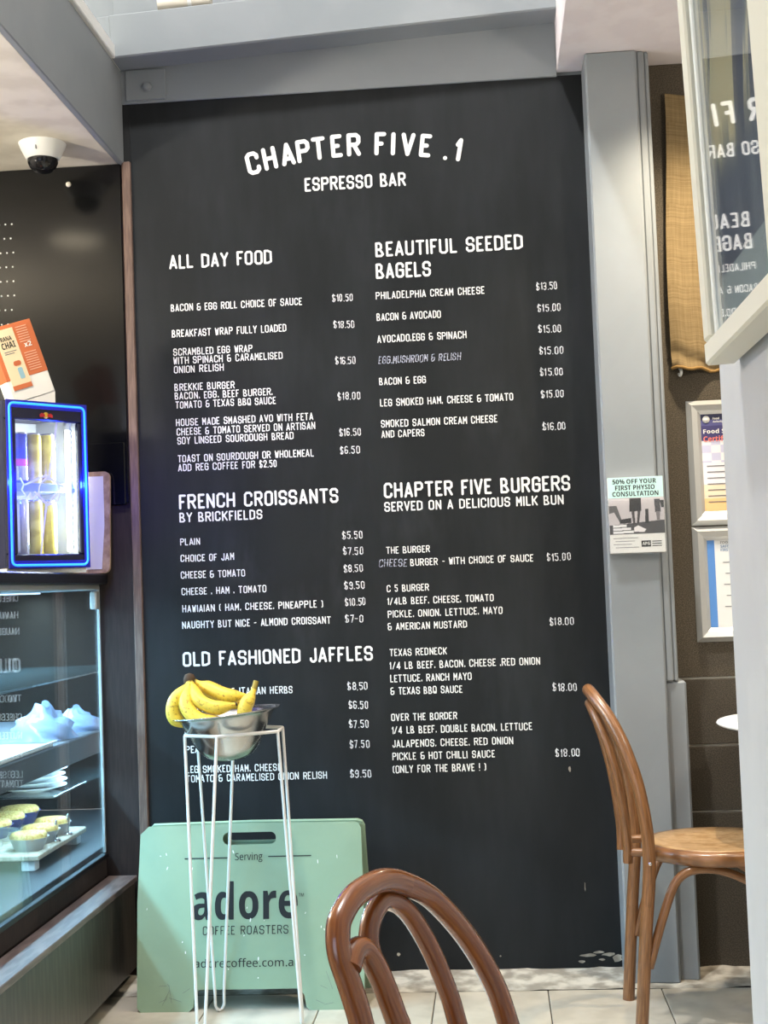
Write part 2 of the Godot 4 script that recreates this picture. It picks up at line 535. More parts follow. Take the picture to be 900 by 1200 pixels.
	var smears := [[0.225, 0.545, 0.09, 0.05, 0.35], [0.445, 0.535, 0.04, 0.07, 0.55], [0.6, 0.5, 0.09, 0.035, 0.3], [0.93, 0.31, 0.03, 0.07, 0.25], [0.5, 0.14, 0.2, 0.03, 0.12], [0.38, 0.6, 0.1, 0.05, 0.3], [0.78, 0.385, 0.1, 0.05, 0.2], [0.55, 0.2, 0.1, 0.03, 0.15], [0.15, 0.13, 0.1, 0.05, 0.12], [0.74, 0.68, 0.12, 0.06, 0.15]]
	for y in 690:
		for x in 360:
			var u := x / 360.0
			var v := y / 690.0
			var d := 0.16 + 0.45 * n1.get_noise_2d(x * 1.6, y * 0.7)
			for s: Array in smears:
				var q := pow((u - s[0]) / s[2], 2) + pow((v - s[1]) / s[3], 2)
				if q < 1.0:
					d += s[4] * (1 - q) * (0.5 + 1.6 * n2.get_noise_2d(x * 2.2, y * 0.8))
			d = clampf(d + 0.12 * n2.get_noise_2d(x * 3.0, y * 0.6 + 900.0), 0.0, 1.0)
			im.set_pixel(x, y, rgb(31, 33, 34).lerp(rgb(90, 94, 99), d * 0.4))
	im.generate_mipmaps()
	M.board = mat(Color.WHITE, 0.6)
	M.board.metallic_specular = 0.3
	M.board.albedo_texture = ImageTexture.create_from_image(im)

func env_and_lights() -> void:
	var cam := Camera3D.new()
	cam.name = "camera"
	add_child(cam)
	cam.position = Vector3(0.321, 1.16, 4.235)
	cam.basis = Basis.from_euler(Vector3(deg_to_rad(3.166), deg_to_rad(4.335), deg_to_rad(-2.149)), EULER_ORDER_YXZ)
	cam.fov = 40.531
	cam.current = true
	var e := Environment.new()
	e.background_mode = Environment.BG_SKY
	e.sky = Sky.new()
	var ps := ProceduralSkyMaterial.new()
	ps.sky_top_color = rgb(178, 202, 236)
	ps.sky_horizon_color = rgb(226, 231, 238)
	ps.ground_horizon_color = rgb(150, 148, 144)
	ps.ground_bottom_color = rgb(120, 118, 114)
	ps.sky_energy_multiplier = SKY
	ps.ground_energy_multiplier = SKY
	e.sky.sky_material = ps
	e.tonemap_mode = Environment.TONE_MAPPER_LINEAR
	e.tonemap_exposure = 1.0
	e.sdfgi_enabled = true
	e.ssao_enabled = true
	e.ssil_enabled = true
	var we := WorldEnvironment.new()
	we.name = "world_environment"
	we.environment = e
	add_child(we)

func omni(parent: Node3D, at: Vector3, c: Color, e: float, size: float, reach := 14.0) -> void:
	var l := OmniLight3D.new()
	l.name = "bulb_light"
	l.light_color = c
	l.light_energy = e
	l.light_size = size
	l.omni_range = reach
	l.omni_attenuation = 2.0
	l.shadow_enabled = true
	parent.add_child(l, true)
	l.position = at

func area(parent: Node3D, at: Vector3, size: Vector2, rot: Vector3, c: Color, e: float) -> void:
	var l := AreaLight3D.new()
	l.name = "panel_light"
	l.area_size = size
	l.light_color = c
	l.light_energy = e
	l.area_range = 12.0
	l.area_attenuation = 2.0
	l.shadow_enabled = true
	parent.add_child(l, true)
	l.position = at
	l.rotation = rot

func spot(parent: Node3D, at: Vector3, c: Color, e: float, size: float, angle: float) -> void:
	var l := SpotLight3D.new()
	l.name = "spot_light"
	l.light_color = c
	l.light_energy = e
	l.light_size = size
	l.spot_range = 14.0
	l.spot_attenuation = 2.0
	l.spot_angle = angle
	l.shadow_enabled = true
	parent.add_child(l, true)
	l.position = at
	l.rotation = Vector3(-PI / 2, 0, 0)

const SKY := 1.7
const HIGH_BAY := 22.0

func build_room() -> void:
	# floor: slab with recessed joints, tiles laid where they can be told apart
	var st := begin(true)
	cbox(st, Vector3(-3.2, -0.2, -0.3), Vector3(3.2, -0.006, 5.4), 0.001)
	var X0 := 0.112 - 0.32 * 3
	var X1 := 0.112 + 0.32 * 6
	var Z1 := 0.19 + 0.32 * 6
	cbox(st, Vector3(-3.2, -0.1, Z1), Vector3(3.2, 0, 5.4), 0.001)
	cbox(st, Vector3(-3.2, -0.1, -0.3), Vector3(X0, 0, Z1), 0.001)
	cbox(st, Vector3(X1, -0.1, -0.3), Vector3(3.2, 0, Z1), 0.001)
	var fl := put("floor", done(st), M.grout)
	struct(fl, "beige tiled floor with dark joints")
	var ts := begin(true)
	cbox(ts, Vector3(0.0015, -0.012, 0.0015), Vector3(0.3185, 0, 0.3185), 0.0015)
	var tm := done(ts)
	var rng := RandomNumberGenerator.new()
	rng.seed = 8
	for i in 9:
		for k in 6:
			var t := put("tile", tm, M.tile[rng.randi() % 3], fl)
			t.position = Vector3(X0 + 0.32 * i, 0, 0.19 + 0.32 * k)
	var plain := begin(true)
	cbox(plain, Vector3(-3.15, -0.01, Z1 + 0.002), Vector3(3.15, 0.0005, 5.35), 0.001)
	put("tile_field", done(plain), M.tile[0], fl)
	# rough cement strip where the tiles stop short of the wall
	var cs := begin()
	var nz := FastNoiseLite.new(); nz.seed = 2; nz.frequency = 9.0
	for i in 80:
		for k in 3:
			var q: Array = []
			for ee in [[0, 0], [0, 1], [1, 1], [1, 0]]:
				var x: float = X0 + (i + ee[0]) * (X1 - X0) / 80.0
				var z: float = (k + ee[1]) * 0.063
				q.append(Vector3(x, 0.0 + 0.012 * (1.0 - z / 0.19) + 0.006 * nz.get_noise_2d(x, z * 2), z))
			quad(cs, q[0], q[3], q[2], q[1])
	put("cement_strip", done(cs), M.concrete, fl)

	# shell
	st = begin(true)
	cbox(st, Vector3(-0.9, 0, -0.3), Vector3(3.2, 6.7, -0.004), 0.001)
	cbox(st, Vector3(-3.2, 1.19, -0.3), Vector3(-0.9, 6.7, -0.004), 0.001)
	cbox(st, Vector3(-3.2, 0, -0.3), Vector3(-1.62, 1.19, -0.004), 0.001)
	struct(put("wall_back", done(st), M.grey), "grey painted wall behind the chalkboard")
	struct(box("wall_left", Vector3(-3.3, 0, -0.3), Vector3(-3.1, 6.7, 5.4), M.plaster), "pale side wall behind the counter")
	struct(box("wall_right", Vector3(3.1, 0, -0.3), Vector3(3.3, 6.7, 5.4), M.plaster), "pale side wall beyond the pier")
	st = begin(true)
	cbox(st, Vector3(-3.2, 2.4, 5.3), Vector3(3.2, 6.7, 5.45))
	cbox(st, Vector3(-3.2, 0, 5.3), Vector3(-2.5, 2.4, 5.45))
	cbox(st, Vector3(-0.5, 0, 5.3), Vector3(3.2, 2.4, 5.45))
	cbox(st, Vector3(-2.5, 0, 5.3), Vector3(-0.5, 0.3, 5.45))
	struct(put("wall_front", done(st), mat(rgb(74, 76, 78), 0.7)), "shopfront wall around the wide open window")
	struct(box("ceiling", Vector3(-3.2, 6.7, -0.3), Vector3(3.2, 6.9, 5.45), M.plaster), "high pale ceiling")
	struct(box("pavement", Vector3(-9, -0.25, 5.45), Vector3(9, -0.02, 16), M.paving), "pavement outside the shopfront")
	# low soffit over the counter with its fascia and white cap
	struct(box("trim_1", Vector3(-3.1, 2.526, 0.0), Vector3(-0.8, 2.80, 5.3), M.cream, null, 0.001), "cream low ceiling above the counter")
	var fas := box("trim_2", Vector3(-0.8, 2.524, 0.0), Vector3(-0.78, 2.822, 5.3), M.grey, null, 0.003)
	struct(fas, "grey fascia beam along the low ceiling")
	box("corner_strip", Vector3(-0.783, 2.526, -0.003), Vector3(-0.757, 2.716, 0.006), M.black, fas, 0.001)
	box("cap_strip", Vector3(-0.8, 2.822, 0.0), Vector3(-0.768, 2.864, 5.3), M.white, fas, 0.003)
	# soffit on the right
	struct(box("trim_3", Vector3(0.585, 2.73, 0.0), Vector3(3.1, 3.4, 5.3), M.soffit, null, 0.002), "pinkish white soffit above the grey pillar")
	# steel header over the board
	struct(box("trim_4", Vector3(-0.80, 2.715, 0.0), Vector3(0.585, 3.1, 0.014), M.grey, null, 0.002), "dark grey steel web above the chalkboard")
	var hd := Node3D.new()
	hd.name = numbered("trim_5"); add_child(hd)
	hd.position = Vector3(-0.76, 2.822, 0.0)
	hd.rotation.z = 0.045
	struct(hd, "pale grey steel channel rising to the right above the chalkboard")
	box("flange", Vector3(-0.02, 0, 0.012), Vector3(1.35, 0.012, 0.12), M.grey, hd, 0.002)
	box("face", Vector3(-0.02, 0.002, 0.108), Vector3(1.35, 0.136, 0.122), M.grey, hd, 0.003)
	box("end_tab", Vector3(-0.06, 0.03, 0.104), Vector3(0.0, 0.136, 0.118), M.grey, hd, 0.003)
	var pl := box("trim_6", Vector3(-0.764, 2.722, 0.012), Vector3(-0.637, 2.818, 0.022), M.grey, null, 0.002)
	struct(pl, "bolted steel plate at the end of the header")
	var bs := begin()
	lathe(bs, [Vector2(0, 0), Vector2(0.017, 0), Vector2(0.017, 0.003), Vector2(0.012, 0.003), Vector2(0.012, 0.011), Vector2(0.006, 0.013), Vector2(0, 0.013)], 6)
	var bolt := put("bolt", done(bs), M.grey, pl)
	bolt.position = Vector3(-0.696, 2.762, 0.022)
	bolt.rotation.x = PI / 2
	# painted strips left of the board
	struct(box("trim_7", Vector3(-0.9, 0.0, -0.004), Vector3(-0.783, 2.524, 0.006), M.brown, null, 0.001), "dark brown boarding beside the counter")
	struct(box("trim_8", Vector3(-0.785, 0.0, -0.004), Vector3(-0.757, 2.53, 0.018), M.brown_light, null, 0.003), "brown timber batten beside the chalkboard")
	# pillar
	var p := base("wall_pillar", Vector3(0.66, 0, 0))
	struct(p, "grey painted pillar between the chalkboard and the brown wall")
	box("shaft", Vector3(0, 0, 0), Vector3(0.153, 2.73, 0.15), M.grey, p, 0.006)
	box("side_strip", Vector3(0.153, 0.86, 0), Vector3(0.176, 2.73, 0.138), M.grey, p, 0.005)
	box("edge_bead", Vector3(0.176, 0.86, 0), Vector3(0.19, 2.73, 0.128), M.grey, p, 0.005)
	box("base_strip", Vector3(0.150, 0, 0), Vector3(0.212, 0.86, 0.125), M.grey, p, 0.006)
	# brown wall on the right with its lower tile courses
	var bw := box("wall_right_back", Vector3(0.83, 0.0, -0.004), Vector3(3.1, 2.73, 0.004), M.joint, null, 0.001)
	struct(bw, "rough brown wall with pale joint lines to the right of the pillar")
	for r in [[0.861, 2.73], [0.662, 0.855], [0.466, 0.656], [0.0, 0.46]]:
		for c in 3:
			box("wall_tile", Vector3(0.83 + 0.6 * c, r[0], 0.0), Vector3(1.427 + 0.6 * c, r[1], 0.012), M.rough_brown if r[0] > 0.8 else M.brown_tile, bw, 0.002)
	# white pier that carries the picture
	struct(box("wall_pier", Vector3(0.627, 0, 2.41), Vector3(0.76, 2.73, 5.3), M.pier, null, 0.008), "white painted pier in the foreground at the right")

func build_board() -> void:
	var b := base("menu_board", Vector3(0, 0, 0))
	tag(b, "tall black chalkboard wall lettered with a cafe menu", "menu board")
	var st := begin(true)
	var c := [[-0.757, 0.012, 0, 1], [-0.757, 2.718, 0, 0], [0.662, 2.718, 1, 0], [0.662, 0.012, 1, 1]]
	for j in [0, 1, 2, 0, 2, 3]:
		st.set_uv(Vector2(c[j][2], c[j][3]))
		st.add_vertex(Vector3(c[j][0], c[j][1], 0.006))
	for j in 4:
		var a: Array = c[j]; var d: Array = c[(j + 1) % 4]
		quad(st, Vector3(a[0], a[1], -0.003), Vector3(d[0], d[1], -0.003), Vector3(d[0], d[1], 0.006), Vector3(a[0], a[1], 0.006))
	put("board_panel", done(st), M.board, b)
	var rng := RandomNumberGenerator.new()
	rng.seed = 77
	var z := 0.0068
	st = begin(true)
	for ti in TITLE.size():
		var t: Array = TITLE[ti]
		if ti in [7, 11, 12]:
			put("title_lettering", done(st), M.paint_white, b)
			st = begin(true)
		var h := 0.073
		var r := h * 0.09
		var ww := glyph_width(t[0])
		var rot: float = t[3]
		for p: Array in glyph_paths(t[0]):
			var prev := Vector2.ZERO
			for i in p.size():
				var v: Vector2 = (p[i] - Vector2(ww / 2, 4)) * Vector2(0.0076, (h - 2 * r) / 8)
				if t[0] == ".": v = Vector2.ZERO
				v = v.rotated(rot) + Vector2(t[1], t[2])
				if i > 0: stroke(st, prev, v, r, z)
				prev = v
	put("title_lettering", done(st), M.paint_white, b)
	for m: Array in MENU:
		var kind: String = m[0]
		var called: String = {"h": "heading_lettering", "i": "item_lettering", "p": "price_lettering", "c": "chalk_lettering"}[kind]
		var mm: Material = {"h": M.paint_white, "i": M.paint_white, "p": M.price, "c": M.chalk_blue}[kind]
		var wgt: float = {"h": 0.152, "i": 0.135, "p": 0.12, "c": 0.11}[kind]
		var wob := 0.1 if kind == "h" else (0.2 if kind == "i" else 0.35)
		var spans := [[0, 999]]
		if kind == "h":   # headings are lettered word by word
			spans = []
			var at := 0
			for w in (m[1] as String).split(" "):
				spans.append([at, at + w.length()])
				at += w.length() + 1
		for sp: Array in spans:
			put(called, lettering(m[1], m[2], m[3], m[4], m[5], wgt, z, rng, wob, 0.12 if kind == "c" else 0.0, sp[0], sp[1]), mm, b)
	# flaked paint near the floor
	var nz := RandomNumberGenerator.new(); nz.seed = 5
	for f in [[0.562, 0.048, 0.028, 0.006], [0.59, 0.056, 0.02, 0.005], [0.62, 0.05, 0.022, 0.007], [0.647, 0.038, 0.018, 0.013], [0.54, 0.03, 0.012, 0.005], [-0.006, 0.06, 0.006, 0.006], [0.6, 0.035, 0.012, 0.004], [0.3, 0.05, 0.003, 0.003], [-0.33, 0.2, 0.003, 0.003], [0.53, 0.6, 0.004, 0.012], [0.56, 0.25, 0.002, 0.02]]:
		st = begin(true)
		var pts: Array = []
		for k in 9:
			var a := TAU * k / 9
			pts.append(Vector3(f[0] + cos(a) * f[2] * nz.randf_range(0.5, 1.1), f[1] + sin(a) * f[3] * nz.randf_range(0.5, 1.1), 0.0066))
		for k in 9:
			tri(st, Vector3(f[0], f[1], 0.0066), pts[(k + 1) % 9], pts[k])
		put("paint_chip", done(st), M.concrete, b)

func build_lamps() -> void:
	# high bay pendant, above the frame: throws the header's shadow on the board
	var h := base("pendant_lamp", Vector3(-0.6, 6.3, 2.2))
	tag(h, "round metal pendant lamp hung high above the room", "lamp")
	lathe_part("shade", [Vector2(0.03, 0.2), Vector2(0.08, 0.18), Vector2(0.2, 0.0), Vector2(0.205, 0.0), Vector2(0.085, 0.19), Vector2(0.03, 0.21)], M.silver, h)
	tube_part("rod", [Vector3(0, 0.2, 0), Vector3(0, 0.4, 0)], 0.01, M.black, h)
	lathe_part("lamp_bulb", [Vector2(0, -0.02), Vector2(0.1, -0.005), Vector2(0.14, 0.02), Vector2(0.1, 0.05), Vector2(0, 0.06)], glow(Color(1, 1, 1), 4.0), h)
	omni(h, Vector3(0, -0.08, 0), Color(1.0, 1.0, 1.0), HIGH_BAY, 0.13)
	# recessed downlights
	for d in [[Vector3(1.03, 2.73, 0.42), 0.05, 2.5, "recessed round downlight in the soffit above the burlap"]]:
		var o := base("downlight", d[0])
		tag(o, d[3], "lamp", "ceiling downlights")
		var r: float = d[1]
		lathe_part("trim_ring", [Vector2(r, 0.0), Vector2(r + 0.015, 0.0), Vector2(r + 0.015, -0.006), Vector2(r, -0.006), Vector2(r, 0.0)], M.white, o)
		lathe_part("lamp_lens", [Vector2(0, -0.004), Vector2(r, -0.004), Vector2(r, -0.001)], glow(Color(1, 0.95, 0.86), 3.0), o)
		spot(o, Vector3(0, -0.03, 0), Color(1, 0.93, 0.82), d[2], r * 0.6, 62.0)
	var dl := base("downlight", Vector3(-1.19, 2.526, 0.88))
	tag(dl, "wide recessed round downlight in the cream ceiling above the counter", "lamp", "ceiling downlights")
	lathe_part("trim_ring", [Vector2(0.095, 0.0), Vector2(0.11, 0.0), Vector2(0.11, -0.006), Vector2(0.095, -0.006), Vector2(0.095, 0.0)], M.white, dl)
	lathe_part("lamp_lens", [Vector2(0, -0.004), Vector2(0.095, -0.004), Vector2(0.095, -0.001)], glow(Color(1, 0.94, 0.82), 7.0), dl)
	spot(dl, Vector3(0, -0.03, 0), Color(1, 0.93, 0.82), 1.5, 0.05, 60.0)
	# globe pendants over the bench behind the counter and over the tables beyond the pier
	for gp in [[Vector3(-2.0, 2.0, 1.5), 0.526, 3.0, "warm globe pendant hung over the bench behind the counter"], [Vector3(1.5, 2.1, 1.7), 0.63, 0.8, "warm globe pendant hung over the tables beyond the pier"]]:
		var g := base("globe_pendant", gp[0])
		tag(g, gp[3], "lamp", "globe pendants")
		tube_part("flex", [Vector3(0, 0.11, 0), Vector3(0, gp[1], 0)], 0.004, M.black, g, 6)
		lathe_part("cap", [Vector2(0.03, 0.09), Vector2(0.03, 0.12), Vector2(0, 0.125)], M.black, g, 16)
		lathe_part("lamp_globe", [Vector2(0, -0.1), Vector2(0.05, -0.087), Vector2(0.087, -0.05), Vector2(0.1, 0), Vector2(0.087, 0.05), Vector2(0.05, 0.087), Vector2(0, 0.1)], glow(Color(1, 0.965, 0.9), 2.0), g, 20)
		omni(g, Vector3.ZERO, Color(1, 0.965, 0.9), gp[2], 0.09)

func build_counter() -> void:
	var k := base("counter_plinth", Vector3(0, 0, 0))
	tag(k, "low dark brown counter plinth with a projecting ledge under the glass case", "counter")
	box("front_panel", Vector3(-0.815, 0.04, 0.02), Vector3(-0.803, 0.298, 1.9), M.counter, k)
	box("kick_board", Vector3(-0.86, 0.0, 0.02), Vector3(-0.845, 0.04, 1.9), M.black, k)
	box("ledge", Vector3(-0.885, 0.298, 0.02), Vector3(-0.795, 0.316, 1.9), M.ledge, k, 0.002)
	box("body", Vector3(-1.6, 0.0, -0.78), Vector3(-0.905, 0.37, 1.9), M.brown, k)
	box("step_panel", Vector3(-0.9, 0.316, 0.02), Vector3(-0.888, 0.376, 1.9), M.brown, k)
	var c := base("display_case", Vector3(0, 0, 0))
	tag(c, "glass fronted food display case with shelves on the dark plinth", "display case")
	box("sill", Vector3(-0.905, 0.371, 0.02), Vector3(-0.884, 0.385, 1.9), M.black, c)
	box("case_floor", Vector3(-1.58, 0.371, -0.76), Vector3(-0.906, 0.40, 1.9), mat(rgb(70, 74, 76), 0.4, 0.3), c)
	box("rear_wall", Vector3(-1.6, 0.40, -0.78), Vector3(-1.585, 1.2, 1.9), M.case_dark, c)
	box("end_wall", Vector3(-1.585, 0.40, -0.78), Vector3(-0.905, 1.2, -0.765), M.case_dark, c)
	box("near_end_wall", Vector3(-1.585, 0.40, 1.885), Vector3(-0.905, 1.2, 1.9), M.black, c)
	box("case_top", Vector3(-1.6, 1.206, 0.008), Vector3(-0.865, 1.238, 1.9), M.black, c, 0.004)
	box("case_top_rear", Vector3(-1.6, 1.2, -0.78), Vector3(-0.91, 1.236, 0.0), M.black, c, 0.004)
	# front glass with a bright edge at the far end
	box("front_glass", Vector3(-0.899, 0.386, 0.022), Vector3(-0.8935, 1.2, 1.88), M.glass, c, 0.001)
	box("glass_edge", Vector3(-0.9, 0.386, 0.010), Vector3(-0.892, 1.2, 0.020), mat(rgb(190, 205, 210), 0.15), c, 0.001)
	box("hinge", Vector3(-0.91, 1.13, 0.02), Vector3(-0.889, 1.185, 0.06), M.silver, c, 0.004)
	box("top_rail", Vector3(-0.905, 1.19, 0.02), Vector3(-0.89, 1.206, 1.9), M.silver, c, 0.002)
	box("glass_shelf", Vector3(-1.5, 0.916, -0.74), Vector3(-1.0, 0.922, 1.86), M.shelf_glass, c, 0.001)
	box("glass_shelf", Vector3(-1.5, 0.549, -0.74), Vector3(-1.06, 0.555, -0.02), M.shelf_glass, c, 0.001)
	box("middle_shelf", Vector3(-1.55, 0.672, -0.74), Vector3(-1.0, 0.727, 1.86), mat(rgb(92, 92, 96), 0.5), c, 0.003)
	box("shelf_front", Vector3(-1.0, 0.655, -0.74), Vector3(-0.996, 0.724, 1.86), mat(rgb(62, 58, 56), 0.5), c, 0.001)
	for s in [[-1.33, 1.195, 13.0], [-1.02, 0.671, 1.7]]:
		var l := box("light_strip", Vector3(s[0] - 0.015, s[1] - 0.008, -0.7), Vector3(s[0] + 0.015, s[1], 1.8), glow(Color(0.85, 0.93, 1.0), 2.0), c, 0.001)
		area(c, Vector3(s[0], s[1] - 0.012, 0.55), Vector2(0.03, 2.5), Vector3(-PI / 2, 0, 0), Color(0.62, 0.86, 1.0), s[2])
	# things on the shelves
	var tb := base("serving_board", Vector3(-1.14, 0.43, 0.135))
	tag(tb, "pale wooden serving board under the tarts in the glass case", "board")
	box("slab", Vector3(-0.155, 0, -0.235), Vector3(0.155, 0.018, 0.235), textured(wood_tex(50, rgb(188, 170, 142), rgb(206, 190, 164), rgb(220, 206, 182)), 0.6, Vector3(2, 2, 8)), tb, 0.004)
	for f in [Vector2(-0.12, -0.2), Vector2(0.12, -0.2), Vector2(-0.12, 0.2), Vector2(0.12, 0.2)]:
		box("foot", Vector3(f.x - 0.02, -0.03, f.y - 0.02), Vector3(f.x + 0.02, 0, f.y + 0.02), M.paper, tb)
	var pie := textured(noise_tex(60, 0.06, rgb(186, 128, 50), rgb(232, 198, 118), 128, 4, 0.3, 0.65), 0.6, Vector3(12, 12, 12))
	var foil := mat(rgb(214, 216, 222), 0.3, 0.8)
	var blue_case := mat(rgb(60, 62, 150), 0.6)
	var spots := [[-1.04, 0.285, 0, "golden tart in a foil cup at the near corner of the serving board"], [-1.165, 0.25, 1, "golden tart in a blue case beside the near foil cup"], [-1.045, 0.165, 0, "golden tart in a foil cup behind the near corner one"], [-1.17, 0.12, 1, "golden tart in a blue case in the middle of the serving board"], [-1.05, 0.04, 0, "golden tart in a foil cup beside the far metal tag holder"], [-1.17, -0.01, 1, "golden tart in a blue case at the far end of the board"]]
	for s: Array in spots:
		var t := base("tart", Vector3(s[0], 0.448, s[1]))
		tag(t, s[3], "tart", "tarts in the display case")
		var r := 0.062 if s[2] == 1 else 0.055
		var y0 := 0.03 if s[2] == 1 else 0.0
		if s[2] == 1:
			lathe_part("saucer", [Vector2(0, 0), Vector2(0.03, 0), Vector2(0.034, 0.03), Vector2(0, 0.03)], M.paper, t, 20)
		lathe_part("cup", [Vector2(0, y0), Vector2(r * 0.72, y0), Vector2(r, y0 + 0.036), Vector2(r + 0.003, y0 + 0.037), Vector2(r - 0.003, y0 + 0.034)], blue_case if s[2] == 1 else foil, t, 36, Vector3.ZERO, 0.02, 18)
		lathe_part("filling", [Vector2(r - 0.002, y0 + 0.032), Vector2(r - 0.002, y0 + 0.042), Vector2(r * 0.85, y0 + 0.05), Vector2(r * 0.5, y0 + 0.053), Vector2(0, y0 + 0.054)], pie, t, 24, Vector3.ZERO, 0.025, 7)
	for s in [[-1.0, 0.16, "small metal tag holder in front of the foil cup tarts"], [-0.998, 0.05, "small metal tag holder beside the far foil cup tart"]]:
		var o := base("tag_holder", Vector3(s[0], 0.448, s[1]))
		tag(o, s[2], "tag holder", "tag holders")
		lathe_part("foot", [Vector2(0, 0), Vector2(0.014, 0), Vector2(0.012, 0.006), Vector2(0.003, 0.01), Vector2(0, 0.01)], M.chrome, o, 14)
		tube_part("stem", [Vector3(0, 0.008, 0), Vector3(0, 0.05, 0)], 0.003, M.chrome, o, 8)
		tube_part("clip", spline([Vector3(0, 0.05, -0.008), Vector3(0, 0.062, 0), Vector3(0, 0.05, 0.008), Vector3(0, 0.045, 0)], 4), 0.0025, M.chrome, o, 6)
	# white tray liner at the near end of the middle shelf
	var tl := base("tray_liner", Vector3(-1.15, 0.728, 0.45))
	tag(tl, "pale wooden tray lying on the middle shelf of the glass case", "tray")
	box("tray_base", Vector3(-0.145, 0, -0.3), Vector3(0.145, 0.008, 0.5), textured(wood_tex(51, rgb(196, 190, 180), rgb(212, 206, 196), rgb(224, 219, 210)), 0.6, Vector3(2, 2, 8)), tl, 0.002)
	for e in [-0.145, 0.137]:
		box("tray_edge", Vector3(e, 0.008, -0.34), Vector3(e + 0.008, 0.013, 0.5), M.paper, tl, 0.001)
	# bagged food on the middle shelf
	var rng := RandomNumberGenerator.new(); rng.seed = 12
	var film := mat(rgb(150, 162, 190), 0.25)
	for s in [[Vector3(-1.11, 0.727, -0.08), Vector3(0.1, 0.085, 0.1), "bluish plastic bag with a peaked knot on the middle shelf"], [Vector3(-1.1, 0.727, -0.37), Vector3(0.09, 0.055, 0.12), "flat bluish plastic bag at the far end of the middle shelf"]]:
		var o := base("plastic_bag", s[0])
		tag(o, s[2], "bag", "bagged food in the case")
		var nz := FastNoiseLite.new(); nz.seed = rng.randi() % 1000; nz.frequency = 9.0
		var st := begin()
		var sz: Vector3 = s[1]
		var f := func(i: int, j: int) -> Vector3:
			var a := TAU * (i % 22) / 22.0
			var b := PI * 0.5 * j / 9.0
			var v := Vector3(cos(a) * cos(b), sin(b), sin(a) * cos(b))
			var w := 1.0 + 0.35 * nz.get_noise_3d(v.x, v.y, v.z) + (0.25 if j > 7 else 0.0)
			return Vector3(v.x * sz.x * w, maxf(v.y * sz.y * w, 0.0), v.z * sz.z * w)
		for i in 22:
			for j in 9:
				quad(st, f.call(i, j), f.call(i, j + 1), f.call(i + 1, j + 1), f.call(i + 1, j))
		put("wrap", done(st), film, o)
		tube_part("knot", [Vector3(0, sz.y * 0.9, 0), Vector3(0.005, sz.y * 1.2, 0), Vector3(0.012, sz.y * 1.3, 0.01)], [0.018, 0.006, 0.014], film, o, 8)
	for s in [[Vector3(-1.18, 0.555, -0.16), 3, "stack of pale plates on the small glass shelf below the bags"], [Vector3(-1.44, 0.401, -0.15), 0, "pale plate on the case floor behind the serving board"]]:
		for j in range(0, 4 if s[1] == 3 else 1):
			var o := base("plate", s[0] + Vector3(0.004 * (j % 2), 0.018 * j, 0.006 * (j % 3)))
			tag(o, ["lowest pale plate of the stack on the small glass shelf below the bags", "second pale plate from the bottom of the stack", "third pale plate from the bottom of the stack", "topmost pale plate of the stack at the far end"][j] if s[1] == 3 else s[2], "plate", "plates in the case")
			lathe_part("dish", [Vector2(0, 0), Vector2(0.06, 0), Vector2(0.065, 0.004), Vector2(0.11, 0.015), Vector2(0.111, 0.017), Vector2(0.064, 0.008), Vector2(0, 0.006)], M.paper, o, 28)

